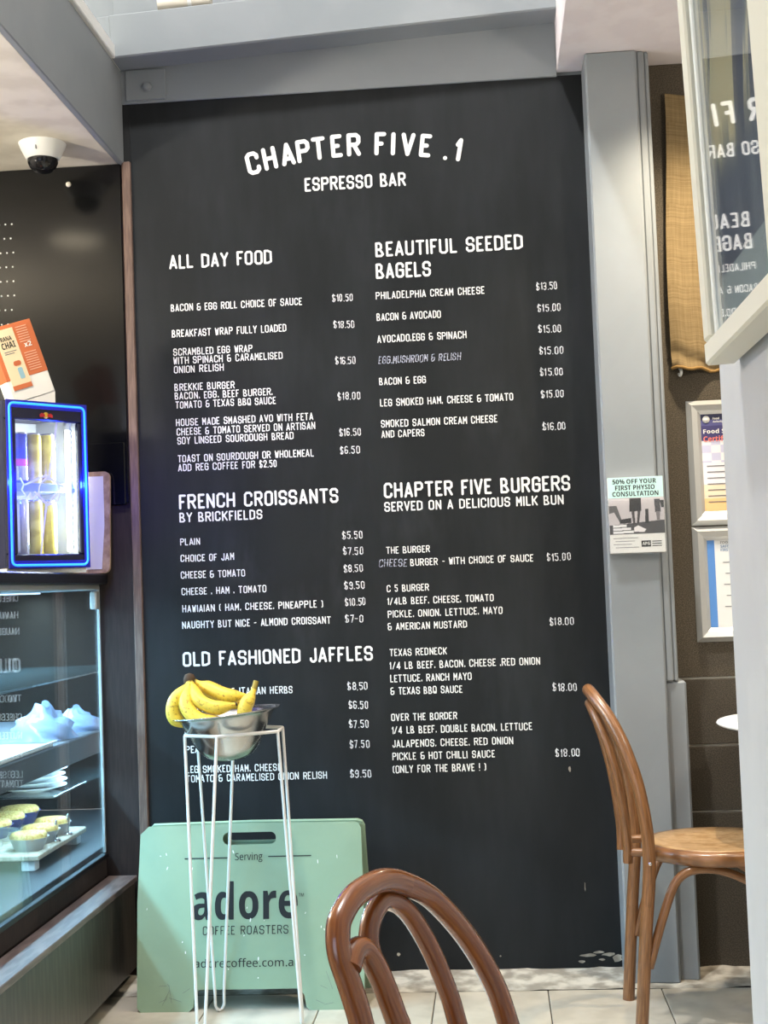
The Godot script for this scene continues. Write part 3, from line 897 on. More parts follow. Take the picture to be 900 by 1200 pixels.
func build_fridge() -> void:
	var th := deg_to_rad(50)
	# local x runs along the door to the right, local z out of the door
	var f := base("mini_fridge", Vector3(-0.988, 1.239, 0.553), th)
	tag(f, "small glass door drinks fridge with glowing blue neon border", "fridge")
	var W := 0.257
	var H := 0.477
	var dark := mat(rgb(22, 24, 44), 0.25)
	var shell := mat(rgb(28, 32, 60), 0.35)
	var inner := mat(rgb(236, 240, 244), 0.5)
	box("base_pad", Vector3(0.0, 0.0, -0.24), Vector3(W, 0.014, -0.01), M.paper, f, 0.002)
	box("side_panel", Vector3(0, 0.014, -0.24), Vector3(0.018, H, -0.012), shell, f)
	box("side_panel", Vector3(W - 0.018, 0.014, -0.24), Vector3(W, H, -0.012), shell, f)
	box("top_panel", Vector3(0.018, H - 0.03, -0.24), Vector3(W - 0.018, H, -0.012), shell, f)
	box("bottom_panel", Vector3(0.018, 0.014, -0.24), Vector3(W - 0.018, 0.045, -0.012), shell, f)
	box("back_panel", Vector3(0.018, 0.045, -0.24), Vector3(W - 0.018, H - 0.03, -0.225), inner, f)
	box("inner_lining", Vector3(0.018, 0.045, -0.225), Vector3(0.022, H - 0.03, -0.014), inner, f, 0.001)
	box("inner_lining", Vector3(W - 0.022, 0.045, -0.225), Vector3(W - 0.018, H - 0.03, -0.014), inner, f, 0.001)
	# door ring
	var d := Node3D.new(); d.name = "door"; f.add_child(d)
	for r in [[0.0, 0.014, W, 0.052], [0.0, H - 0.052, W, H], [0.0, 0.052, 0.03, H - 0.052], [W - 0.028, 0.052, W, H - 0.052]]:
		box("door_frame", Vector3(r[0], r[1], -0.012), Vector3(r[2], r[3], 0.006), dark, d, 0.003)
	box("door_glass", Vector3(0.03, 0.052, -0.006), Vector3(W - 0.028, H - 0.052, -0.003), pane(rgb(240, 246, 250), 0.05), d, 0.0005)
	var ring: Array = []
	for v in round_rect(0.008, 0.022, W - 0.008, H - 0.008, 0.014, 4):
		ring.append(Vector3(v.x, v.y, 0.009))
	ring.append(ring[0]); ring.append(ring[1])
	var st := begin()
	tube(st, ring, 0.0032, 8, false)
	put("neon_tube", done(st), glow(Color(0.16, 0.5, 1.0), 2.6), d)
	for side in [[0.008, 0.25], [W - 0.008, 0.25]]:
		omni(d, Vector3(side[0], side[1], 0.03), Color(0.1, 0.2, 1.0), 0.08, 0.01, 4.0)
	# blue plastic border round the tube
	var rim := mat(rgb(30, 36, 170), 0.3)
	for r in [[-0.001, 0.0135, W + 0.001, 0.034], [-0.001, H - 0.02, W + 0.001, H + 0.001], [-0.001, 0.034, 0.017, H - 0.02], [W - 0.017, 0.034, W + 0.001, H - 0.02]]:
		box("neon_border", Vector3(r[0], r[1], 0.006), Vector3(r[2], r[3], 0.0085), rim, d, 0.0005)
	# emblem above the window: two red bulls before a yellow sun
	var e := Node3D.new(); e.name = "emblem"; d.add_child(e)
	e.position = Vector3(0.125, H - 0.037, 0.0065)
	var red := mat(rgb(214, 36, 30), 0.4)
	lathe_part("sun", [Vector2(0, 0.0015), Vector2(0.009, 0.001), Vector2(0.009, 0)], mat(rgb(250, 196, 30), 0.4), e, 18).rotation.x = PI / 2
	for s in [-1.0, 1.0]:
		st = begin(true)
		prism(st, PackedVector2Array([Vector2(0.004 * s, -0.004), Vector2(0.02 * s, -0.006), Vector2(0.021 * s, 0.001), Vector2(0.014 * s, 0.006), Vector2(0.005 * s, 0.003)]), 0.001, 0.0025)
		put("bull", done(st), red, e)
	# white line drawing on the glass
	st = begin(true)
	var line := [[0.165, 0.425, 0.135, 0.262], [0.125, 0.19, 0.105, 0.055], [0.06, 0.245, 0.125, 0.272], [0.125, 0.272, 0.185, 0.24], [0.09, 0.225, 0.13, 0.19], [0.13, 0.19, 0.16, 0.225], [0.045, 0.262, 0.055, 0.245], [0.055, 0.245, 0.048, 0.23], [0.048, 0.23, 0.06, 0.215], [0.06, 0.215, 0.045, 0.205], [0.062, 0.205, 0.075, 0.222], [0.075, 0.222, 0.078, 0.205], [0.078, 0.205, 0.1, 0.222]]
	for l in line: stroke(st, Vector2(l[0], l[1]), Vector2(l[2], l[3]), 0.0026, 0.0)
	for i in 16:
		var a0 := TAU * i / 16; var a1 := TAU * (i + 1) / 16
		stroke(st, Vector2(0.135 + cos(a0) * 0.033, 0.228 + sin(a0) * 0.036), Vector2(0.135 + cos(a1) * 0.033, 0.228 + sin(a1) * 0.036), 0.0022, 0.0)
	var dr := put("glass_drawing", done(st), M.paint_white, d)
	dr.position.z = -0.002
	st = begin(true)
	for i in 22:
		stroke(st, Vector2(0.207, 0.065 + i * 0.0165), Vector2(0.212, 0.073 + i * 0.0165), 0.0016, 0.0)
		stroke(st, Vector2(0.212, 0.073 + i * 0.0165), Vector2(0.207, 0.079 + i * 0.0165), 0.0016, 0.0)
	put("glass_border_print", done(st), mat(rgb(170, 186, 190), 0.6), d).position.z = -0.002
	# interior shelf and light
	for y in [0.232]:
		box("wire_shelf", Vector3(0.022, y, -0.22), Vector3(W - 0.022, y + 0.006, -0.03), mat(rgb(130, 150, 172), 0.3), f, 0.001)
		box("shelf_lip", Vector3(0.022, y - 0.004, -0.03), Vector3(W - 0.022, y + 0.02, -0.026), mat(rgb(120, 142, 168), 0.3), f, 0.001)
	box("light_strip", Vector3(W - 0.05, 0.06, -0.03), Vector3(W - 0.036, H - 0.07, -0.022), glow(Color(0.95, 1.0, 1.0), 6.0), f, 0.001)
	area(f, Vector3(W - 0.052, 0.24, -0.026), Vector2(0.012, 0.34), Vector3(0, deg_to_rad(60), 0), Color(0.93, 0.98, 1.0), 0.25)
	# cans
	var yellow := textured(noise_tex(70, 0.05, rgb(196, 176, 30), rgb(236, 224, 90), 64), 0.3, Vector3(6, 6, 6))
	var blue := mat(rgb(30, 60, 170), 0.3, 0.3)
	var silv := mat(rgb(200, 206, 216), 0.25, 0.8)
	var names := ["upper", "lower"]
	for row in 2:
		for i in 3:
			var kinds: Array = [["blue", "yellow", "yellow"], ["silver", "yellow", "yellow"]][row]
			var where: String = ["beside the hinge", "in the middle", "next to the light"][i]
			var o := base("drink_can", Vector3.ZERO, th)
			tag(o, "slim %s drink can %s of the %s fridge shelf" % [kinds[i], where, names[row]], "can", "cans in the fridge")
			var m: Material = {"blue": blue, "yellow": yellow, "silver": silv}[kinds[i]]
			o.position = f.position + Basis(Vector3.UP, th) * Vector3(0.078 + 0.044 * i, 0.24 if row == 0 else 0.047, -0.055)
			var ht := 0.155 if row == 0 else 0.16
			lathe_part("body", [Vector2(0.017, 0.004), Vector2(0.0212, 0.012), Vector2(0.0212, ht - 0.014), Vector2(0.018, ht - 0.004)], m, o, 22)
			lathe_part("rim", [Vector2(0, 0), Vector2(0.016, 0), Vector2(0.017, 0.004)], silv, o, 20)
			lathe_part("lid", [Vector2(0.018, ht - 0.004), Vector2(0.0185, ht), Vector2(0.0165, ht), Vector2(0.016, ht - 0.003), Vector2(0, ht - 0.003)], silv, o, 20)
			if kinds[i] == "blue":
				lathe_part("label_band", [Vector2(0.0214, 0.02), Vector2(0.0214, 0.06)], silv, o, 22)
				lathe_part("label_stripe", [Vector2(0.0215, 0.06), Vector2(0.0215, 0.08)], mat(rgb(214, 60, 110), 0.4), o, 22)

	# tea carton leaning on top
	var c := base("tea_carton", f.position + Basis(Vector3.UP, th) * Vector3(0.02, H + 0.001, -0.12) + Vector3(0.075, 0, 0), deg_to_rad(36))
	tag(c, "orange and white chai carton leaning on top of the fridge", "carton")
	var t := Node3D.new(); t.name = "box"; c.add_child(t)
	t.rotation.z = deg_to_rad(19)
	var orange := mat(rgb(206, 112, 66), 0.6)
	var cw := 0.125
	box("carton_body", Vector3(0, 0, -0.07), Vector3(cw, 0.215, 0), M.paper, t, 0.002)
	st = begin(true)
	prism(st, PackedVector2Array([Vector2(0.004, 0.0), Vector2(cw * cos(deg_to_rad(19)), 0.0), Vector2(cw * cos(deg_to_rad(19)), cw * sin(deg_to_rad(19)))]), -0.066, -0.001)
	put("folded_flap", done(st), M.paper, c)
	box("orange_band", Vector3(-0.0005, 0.062, -0.0705), Vector3(cw + 0.0005, 0.2155, 0.0006), orange, t, 0.001)
	box("label", Vector3(0.012, 0.045, 0), Vector3(0.068, 0.205, 0.0014), mat(rgb(234, 216, 180), 0.7), t, 0.0005)
	box("label_foot", Vector3(0.012, 0.032, 0), Vector3(0.068, 0.046, 0.0014), orange, t, 0.0005)
	words("lettering", "PRANA", font_bold, 0.016, 0.056, 0.172, 0.012, 0.0016, M.ink, t)
	words("lettering", "CHAI", font_bold, 0.02, 0.06, 0.15, 0.018, 0.0016, M.ink, t)
	box("print_line", Vector3(0.022, 0.14, 0), Vector3(0.058, 0.142, 0.002), M.ink_grey, t, 0.0002)
	box("print_line", Vector3(0.022, 0.134, 0), Vector3(0.05, 0.136, 0.002), M.ink_grey, t, 0.0002)
	for i in 7:
		box("print_line", Vector3(0.076, 0.2 - 0.007 * i, 0), Vector3(0.108, 0.2025 - 0.007 * i, 0.0016), mat(rgb(232, 180, 150), 0.7), t, 0.0002)
	for i in 8:
		box("print_line", Vector3(0.076, 0.125 - 0.007 * i, 0), Vector3(0.112, 0.1275 - 0.007 * i, 0.0016), mat(rgb(232, 180, 150), 0.7), t, 0.0002)
	words("lettering", "x2", font_bold, 0.084, 0.106, 0.142, 0.014, 0.0014, M.paper, t)
	st = begin(true)
	prism(st, round_rect(0.042, 0.06, 0.056, 0.092, 0.004, 3), 0.0014, 0.002)
	put("printed_glass", done(st), mat(rgb(150, 190, 206), 0.7), t)
	st = begin(true)
	prism(st, round_rect(0.036, 0.098, 0.058, 0.112, 0.006, 3), 0.0014, 0.002)
	put("printed_hand", done(st), mat(rgb(190, 100, 60), 0.7), t)
	# paper on a wooden clip board behind the fridge
	var cb := base("paper_board", Vector3(-0.842, 1.239, 0.055))
	tag(cb, "wooden board with a blank white sheet standing behind the fridge", "board")
	cb.rotation.x = deg_to_rad(-5)
	st = begin(true)
	prism(st, round_rect(-0.34, 0.0, 0.0, 0.315, 0.018), 0, 0.014)
	put("backing", done(st), textured(wood_tex(52, rgb(150, 122, 92), rgb(176, 148, 116), rgb(192, 166, 134)), 0.6, Vector3(2, 6, 2)), cb)
	st = begin(true)
	prism(st, PackedVector2Array([Vector2(-0.32, 0.012), Vector2(-0.024, 0.012), Vector2(-0.016, 0.15), Vector2(-0.02, 0.3), Vector2(-0.32, 0.302)]), 0.0145, 0.0165)
	put("paper_sheet", done(st), M.paper, cb)

func build_left_wall() -> void:
	var b := base("black_panel", Vector3(0, 0, 0))
	tag(b, "glossy black panel with rows of white dots behind the counter", "panel")
	box("sheet", Vector3(-1.9, 1.456, 0.0065), Vector3(-0.79, 2.5245, 0.016), M.black_gloss, b, 0.002)
	box("lower_sheet", Vector3(-1.9, 1.45, 0.0065), Vector3(-0.80, 1.645, 0.0185), M.black_gloss, b, 0.002)
	var st := begin()
	lathe(st, [Vector2(0, 0.004), Vector2(0.008, 0.004), Vector2(0.009, 0), Vector2(0, 0)], 14)
	var s := put("screw_cap", done(st), M.cream, b)
	s.rotation.x = PI / 2
	s.position = Vector3(-0.956, 2.468, 0.0165)
	st = begin()
	lathe(st, [Vector2(0, 0.0015), Vector2(0.0028, 0.001), Vector2(0.003, 0)], 8)
	var dot := done(st)
	var counts := [3, 2, 3, 3, 3, 3, 2, 3, 3]
	for r in counts.size():
		for k in counts[r] + 4:
			var o := put("white_dot", dot, M.paint_white, b)
			o.rotation.x = PI / 2
			var sh := 0.0 if counts[r] == 3 else 0.006
			o.position = Vector3(-1.142 + 0.0015 * (r % 3) - sh - 0.0205 * k, 2.352 - 0.0455 * r, 0.0165)
	var rng := RandomNumberGenerator.new(); rng.seed = 1
	put("chalk_mark", lettering("6", -0.866, 1.482, 0.012, 0.02, 0.12, 0.0193, rng), M.price, b)
	# dome camera on the low ceiling
	var c := base("security_camera", Vector3(-0.965, 2.526, 0.24))
	tag(c, "white dome security camera with a dark bubble under the cream ceiling", "camera")
	lathe_part("housing", [Vector2(0.07, 0), Vector2(0.066, -0.012), Vector2(0.05, -0.045), Vector2(0.046, -0.048), Vector2(0, -0.046)], M.white, c, 30)
	var dome := mat(rgb(22, 22, 24), 0.08)
	lathe_part("dome", [Vector2(0.045, -0.046), Vector2(0.0445, -0.058), Vector2(0.038, -0.072), Vector2(0.025, -0.084), Vector2(0.01, -0.089), Vector2(0, -0.09)], dome, c, 28)
	box("seam", Vector3(-0.002, -0.032, 0.05), Vector3(0.001, -0.018, 0.0615), M.ink_grey, c, 0.0005)

func build_sign() -> void:
	var o := base("sandwich_board", Vector3(-0.725, 0, 0.345))
	tag(o, "mint green sandwich board for a coffee roaster under the menu", "sign")
	var mint := textured(noise_tex(80, 0.02, rgb(142, 166, 138), rgb(147, 171, 143), 256), 0.45, Vector3(1, 1, 1))
	var lean := atan2(0.09, 0.5)
	var out := PackedVector2Array()
	# outline, from the left foot clockwise seen from the front, with the hand slot cut out through a hair line
	for v in [[0.004, 0.012], [0.0, 0.3], [0.006, 0.486], [0.03, 0.508], [0.318, 0.512]]:
		out.append(Vector2(v[0], v[1]))
	var slot := round_rect(0.246, 0.452, 0.4, 0.486, 0.016, 5)
	# start the slot at its top middle
	var seq: Array = []
	for v in slot: seq.append(v)
	var from := 0
	for i in seq.size():
		if seq[i].y > 0.4855 and seq[i].x < 0.3: from = i; break
	out.append(Vector2(0.3180, 0.486))
	for k in seq.size():
		out.append(seq[(from + k) % seq.size()])
	out.append(Vector2(0.3183, 0.486))
	out.append(Vector2(0.3183, 0.512))
	for v in [[0.625, 0.509], [0.638, 0.504], [0.645, 0.49], [0.648, 0.3], [0.646, 0.012], [0.636, 0.0], [0.495, 0.0], [0.484, 0.008], [0.478, 0.04], [0.466, 0.058], [0.178, 0.058], [0.168, 0.044], [0.164, 0.012], [0.152, 0.0], [0.014, 0.0]]:
		out.append(Vector2(v[0], v[1]))
	for side in 2:
		var leaf := Node3D.new()
		leaf.name = "front_leaf" if side == 0 else "rear_leaf"
		o.add_child(leaf)
		leaf.rotation.x = -lean if side == 0 else lean
		leaf.position = Vector3(0 if side == 0 else 0.008, 0, 0 if side == 0 else -0.2)
		var st := begin(true)
		prism(st, out, -0.016, 0.0)
		put("plastic_panel", done(st), mint, leaf)
		if side == 1: continue
		var z := 0.0004
		words("lettering", "Serving", font_sans, 0.282, 0.361, 0.402, 0.027, z, M.ink, leaf)
		st = begin(true)
		stroke(st, Vector2(0.137, 0.416), Vector2(0.263, 0.416), 0.0015, z)
		stroke(st, Vector2(0.379, 0.417), Vector2(0.5, 0.417), 0.0015, z)
		put("printed_rule", done(st), M.ink, leaf)
		words("lettering", "adore", font_bold, 0.159, 0.461, 0.246, 0.105, z, M.ink, leaf)
		words("lettering", "TM", font_sans, 0.464, 0.479, 0.305, 0.009, z, M.ink, leaf)
		var rng := RandomNumberGenerator.new(); rng.seed = 3
		put("lettering", lettering("COFFEE ROASTERS", 0.19, 0.205, 0.244, 0.024, 0.1, z, rng, 0.0), M.ink, leaf)
		words("lettering", "adorecoffee.com.au", font_sans, 0.167, 0.467, 0.117, 0.024, z, M.ink, leaf)
		# scuffs and paint specks
		var sp := RandomNumberGenerator.new(); sp.seed = 9
		st = begin(true)
		for k in 26:
			var p := Vector2(sp.randf_range(0.02, 0.63), sp.randf_range(0.07, 0.44))
			stroke(st, p, p + Vector2(sp.randf_range(-0.002, 0.002), sp.randf_range(0.0, 0.008)), sp.randf_range(0.0008, 0.0018), z)
		put("paint_specks", done(st), M.paint_white, leaf)
		st = begin(true)
		for k in 14:
			var p := Vector2(sp.randf_range(0.02, 0.14) + (0.49 if k % 2 == 0 else 0.0), sp.randf_range(0.01, 0.07))
			stroke(st, p, p + Vector2(sp.randf_range(-0.04, 0.04), sp.randf_range(-0.01, 0.05)), 0.0004, z)
		put("scuff_marks", done(st), M.ink_grey, leaf)

func build_stand() -> void:
	var o := base("plant_stand", Vector3(-0.399, 0, 0.485))
	tag(o, "white wire stand with hairpin legs holding the fruit bowl", "stand")
	var top := 0.79
	var feet := [Vector3(-0.086, 0, -0.14), Vector3(0.164, 0, -0.005), Vector3(-0.078, 0, 0.144)]
	var ring: Array = []
	for f: Vector3 in feet:
		var dir := f.normalized()
		var sd := Vector3(-dir.z, 0, dir.x)
		var c := dir * 0.131
		var a := c + sd * 0.055 + Vector3(0, top, 0)
		var b := c - sd * 0.055 + Vector3(0, top, 0)
		ring.append(b); ring.append(a)
		var p := [a, a.lerp(f, 0.3) , a.lerp(f + sd * 0.012 + Vector3(0, 0.03, 0), 0.97), f + sd * 0.013 + Vector3(0, 0.02, 0), f + sd * 0.008 + Vector3(0, 0.008, 0), f + Vector3(0, 0.004, 0), f - sd * 0.008 + Vector3(0, 0.008, 0), f - sd * 0.013 + Vector3(0, 0.02, 0), b.lerp(f - sd * 0.012 + Vector3(0, 0.03, 0), 0.97), b]
		p[1] = a.lerp(f + sd * 0.012, 0.3)
		tube_part("hairpin_leg", p, 0.0042, M.wire, o, 8)
	ring.append(ring[0]); ring.append(ring[1])
	var st := begin()
	# corner points doubled so that the wire stays crisp
	var rr: Array = []
	for i in ring.size() - 1:
		rr.append(ring[i].lerp(ring[i + 1], 0.04)); rr.append(ring[i].lerp(ring[i + 1], 0.96))
	tube(st, rr, 0.0046, 8, false)
	put("top_ring", done(st), M.wire, o)
	# steel bowl, sitting askew in the ring
	var b := base("mixing_bowl", Vector3(-0.405, 0.712, 0.485))
	b.rotation.z = deg_to_rad(5.0)
	tag(b, "stainless steel mixing bowl sitting askew in the wire stand", "bowl")
	var prof: Array = [Vector2(0, 0.0)]
	var shape := [Vector2(0.04, 0.002), Vector2(0.062, 0.012), Vector2(0.08, 0.03), Vector2(0.094, 0.052), Vector2(0.105, 0.076), Vector2(0.118, 0.1), Vector2(0.132, 0.12)]
	prof.append_array(shape)
	prof.append_array([Vector2(0.141, 0.126), Vector2(0.149, 0.128), Vector2(0.150, 0.130), Vector2(0.146, 0.131), Vector2(0.139, 0.128)])
	for k in range(shape.size() - 1, -1, -1):
		prof.append(shape[k] + Vector2(-0.002, 0.002))
	prof.append(Vector2(0, 0.0035))
	lathe_part("basin", prof, M.steel, b, 48)

	# bananas
	var skin := textured(noise_tex(90, 0.04, rgb(140, 98, 30), rgb(232, 200, 72), 256, 4, 0.12, 0.36), 0.5, Vector3(8, 8, 8))
	var tip := mat(rgb(66, 48, 26), 0.8)
	var stalk := mat(rgb(150, 132, 54), 0.7)
	var bunch := base("banana_bunch", Vector3(-0.462, 0.83, 0.485))
	tag(bunch, "bunch of ripe yellow bananas piled at the left of the bowl", "bananas")
	# each: points from the crown to the tip
	var top_c := Vector3(-0.048, 0.105, 0.01)
	var hands := [
		[Vector3(-0.052, 0.085, 0.03), Vector3(-0.083, 0.045, 0.05), Vector3(-0.082, 0.005, 0.055), Vector3(-0.045, -0.02, 0.055)],
		[Vector3(-0.045, 0.083, 0.035), Vector3(-0.045, 0.035, 0.07), Vector3(-0.0, -0.003, 0.082), Vector3(0.075, -0.002, 0.07)],
		[Vector3(-0.035, 0.085, 0.03), Vector3(-0.015, 0.052, 0.06), Vector3(0.035, 0.03, 0.07), Vector3(0.085, 0.036, 0.06)],
		[Vector3(-0.02, 0.09, 0.01), Vector3(0.015, 0.075, 0.02), Vector3(0.06, 0.058, 0.03), Vector3(0.11, 0.055, 0.02)],
		[Vector3(-0.03, 0.09, -0.01), Vector3(0.01, 0.06, -0.03), Vector3(0.06, 0.035, -0.04), Vector3(0.11, 0.045, -0.03)],
	]
	for h: Array in hands:
		banana(bunch, [top_c, h[0], h[1], h[2], h[3]], skin, stalk, tip)
	lathe_part("crown", [Vector2(0.0, 0.016), Vector2(0.012, 0.012), Vector2(0.017, 0.0), Vector2(0.016, -0.012), Vector2(0, -0.014)], tip, bunch, 10, top_c)
	var one := base("banana", Vector3(-0.345, 0.83, 0.50))
	tag(one, "single spotted banana with its stem pointing up at the right of the bunch", "banana")
	banana(one, [Vector3(0.022, 0.095, 0.02), Vector3(0.012, 0.062, 0.03), Vector3(-0.006, 0.03, 0.04), Vector3(-0.012, -0.01, 0.035), Vector3(0.0, -0.05, 0.01)], skin, stalk, tip)

func banana(parent: Node3D, p: Array, skin: Material, stalk: Material, tip: Material) -> void:
	var path := spline(p, 6)
	var n := path.size()
	var rr: Array = []
	for i in n:
		var t := float(i) / (n - 1)
		var r := 0.0075
		if t > 0.18:
			r = 0.0075 + 0.0125 * smoothstep(0.18, 0.42, t) - 0.0145 * smoothstep(0.78, 1.0, t)
		rr.append(r)
	var st := begin()
	tube(st, path, rr, 7)
	var b := put("banana_fruit", done(st), skin, parent)
	st = begin()
	tube(st, path.slice(0, 5), 0.0078, 7)
	put("stalk", done(st), stalk, b)
	st = begin()
	tube(st, [path[-1], path[-1] + (path[-1] - path[-2]).normalized() * 0.006], [0.0058, 0.0045], 7)
	put("tip", done(st), tip, b)

func chair_common(o: Node3D, wood: Material, r: float, rear: float, halfw: float, ry: float) -> void:
	# seat, front legs and bent braces; local x is forwards
	lathe_part("seat_ring", [Vector2(r - 0.03, ry - 0.035), Vector2(r - 0.008, ry - 0.035), Vector2(r, ry - 0.026), Vector2(r, ry - 0.008), Vector2(r - 0.006, ry), Vector2(r - 0.03, ry + 0.001)], wood, o, 40)
	lathe_part("seat", [Vector2(r - 0.028, ry - 0.02), Vector2(r - 0.022, ry + 0.002), Vector2(r - 0.07, ry - 0.003), Vector2(0, ry - 0.006), Vector2(0, ry - 0.02)], M.seat, o, 40)
	for s in [-1.0, 1.0]:
		tube_part("front_leg", spline([Vector3(r * 0.68, ry - 0.02, s * r * 0.6), Vector3(r * 0.73, ry * 0.5, s * r * 0.66), Vector3(r * 0.8, 0.0, s * r * 0.7)], 5), 0.015, wood, o)
		tube_part("leg_brace", spline([Vector3(rear - 0.012, ry * 0.38, s * (halfw - 0.004)), Vector3(rear + 0.03, ry * 0.66, s * (halfw - 0.006)), Vector3(rear + 0.07, ry * 0.85, s * (halfw - 0.01)), Vector3(rear + 0.13, ry * 0.905, s * (halfw - 0.012)), Vector3(rear + 0.22, ry * 0.86, s * (halfw - 0.025)), Vector3(r * 0.72, ry * 0.68, s * r * 0.65), Vector3(r * 0.74, ry * 0.4, s * r * 0.67)], 5), 0.0115, wood, o)

func build_chairs() -> void:
	# chair by the pillar, seen from its side
	var o := base("bentwood_chair", Vector3(0.89, 0, 0.455))
	tag(o, "tan bentwood chair with round seat, side on beside the grey pillar", "chair", "bentwood chairs")
	var half := [Vector3(-0.24, 0, 0.165), Vector3(-0.218, 0.25, 0.17), Vector3(-0.2, 0.45, 0.174), Vector3(-0.213, 0.6, 0.168), Vector3(-0.24, 0.71, 0.145), Vector3(-0.275, 0.795, 0.105), Vector3(-0.31, 0.85, 0.055), Vector3(-0.323, 0.868, 0.0)]
	hoop(o, "back_hoop", half, 0.0165, M.wood_tan)
	var inner := [Vector3(-0.247, 0.425, 0.09), Vector3(-0.247, 0.5, 0.095), Vector3(-0.262, 0.63, 0.1), Vector3(-0.287, 0.74, 0.085), Vector3(-0.312, 0.81, 0.05), Vector3(-0.322, 0.832, 0.0)]
	hoop(o, "inner_hoop", inner, 0.0125, M.wood_tan)
	tube_part("back_block", [Vector3(-0.25, 0.452, 0.09), Vector3(-0.19, 0.452, 0.1)], 0.011, M.wood_tan, o)
	tube_part("back_block", [Vector3(-0.25, 0.452, -0.09), Vector3(-0.19, 0.452, -0.1)], 0.011, M.wood_tan, o)
	chair_common(o, M.wood_tan, 0.2, -0.2, 0.17, 0.462)
	lathe_part("screw", [Vector2(0, 0.003), Vector2(0.004, 0.002), Vector2(0.005, 0)], M.chrome, o, 10, Vector3.ZERO).transform = Transform3D(Basis(Vector3.RIGHT, PI / 2), Vector3(-0.2, 0.44, 0.19))
	# chair in the foreground, its seat below the frame
	var T := Vector3(0.207, 0.873, 2.85)
	var psi := deg_to_rad(30)
	var F := Vector3(cos(psi), 0, sin(psi))
	var f := base("bentwood_chair", Vector3(T.x + F.x * 0.25, 0, T.z + F.z * 0.25), -psi)
	tag(f, "glossy dark bentwood chair back in the foreground, cut off by the bottom edge", "chair", "bentwood chairs")
	var conv := func(a: Array, fwd := 0.0) -> Array:
		var r: Array = []
		for v in a:
			r.append(Vector3(-0.25 - v[1] * sin(deg_to_rad(15)) + fwd, 0.873 + v[1] * cos(deg_to_rad(15)), v[0]))
		return r
	var outer: Array = conv.call([[0.13, -0.43], [0.108, -0.28], [0.097, -0.17], [0.095, -0.114], [0.098, -0.08], [0.102, -0.05], [0.097, -0.03], [0.086, -0.017], [0.056, -0.003], [0.011, 0.001], [-0.029, -0.011], [-0.069, -0.036], [-0.109, -0.082], [-0.135, -0.133], [-0.143, -0.178], [-0.148, -0.28], [-0.14, -0.43]])
	outer.push_front(Vector3(-0.185, 0.0, 0.14)); outer.append(Vector3(-0.185, 0.0, -0.15))
	tube_part("back_hoop", spline(outer, 6), 0.0118, M.wood_dark, f, 16)
	var inn: Array = conv.call([[0.0, -0.40], [0.012, -0.2], [0.026, -0.133], [0.036, -0.09], [0.041, -0.06], [0.034, -0.042], [0.02, -0.029], [0.0, -0.022], [-0.022, -0.03], [-0.04, -0.049], [-0.057, -0.085], [-0.068, -0.13], [-0.07, -0.16], [-0.072, -0.25], [-0.07, -0.42]], -0.012)
	tube_part("inner_hoop", spline(inn, 6), 0.0102, M.wood_dark, f, 16)
	var stay: Array = conv.call([[0.098, -0.062], [0.086, -0.051], [0.074, -0.05], [0.064, -0.06], [0.055, -0.083], [0.048, -0.118], [0.044, -0.16], [0.042, -0.4]], 0.004)
	tube_part("back_stay", spline(stay, 6), 0.0115, M.wood_dark, f, 16)
	chair_common(f, M.wood_dark, 0.18, -0.155, 0.13, 0.462)

func hoop(o: Node3D, called: String, half: Array, r: float, m: Material) -> void:
	var p: Array = half.duplicate()
	for i in range(half.size() - 2, -1, -1):
		p.append(Vector3(half[i].x, half[i].y, -half[i].z))
	tube_part(called, spline(p, 6), r, m, o, 14)

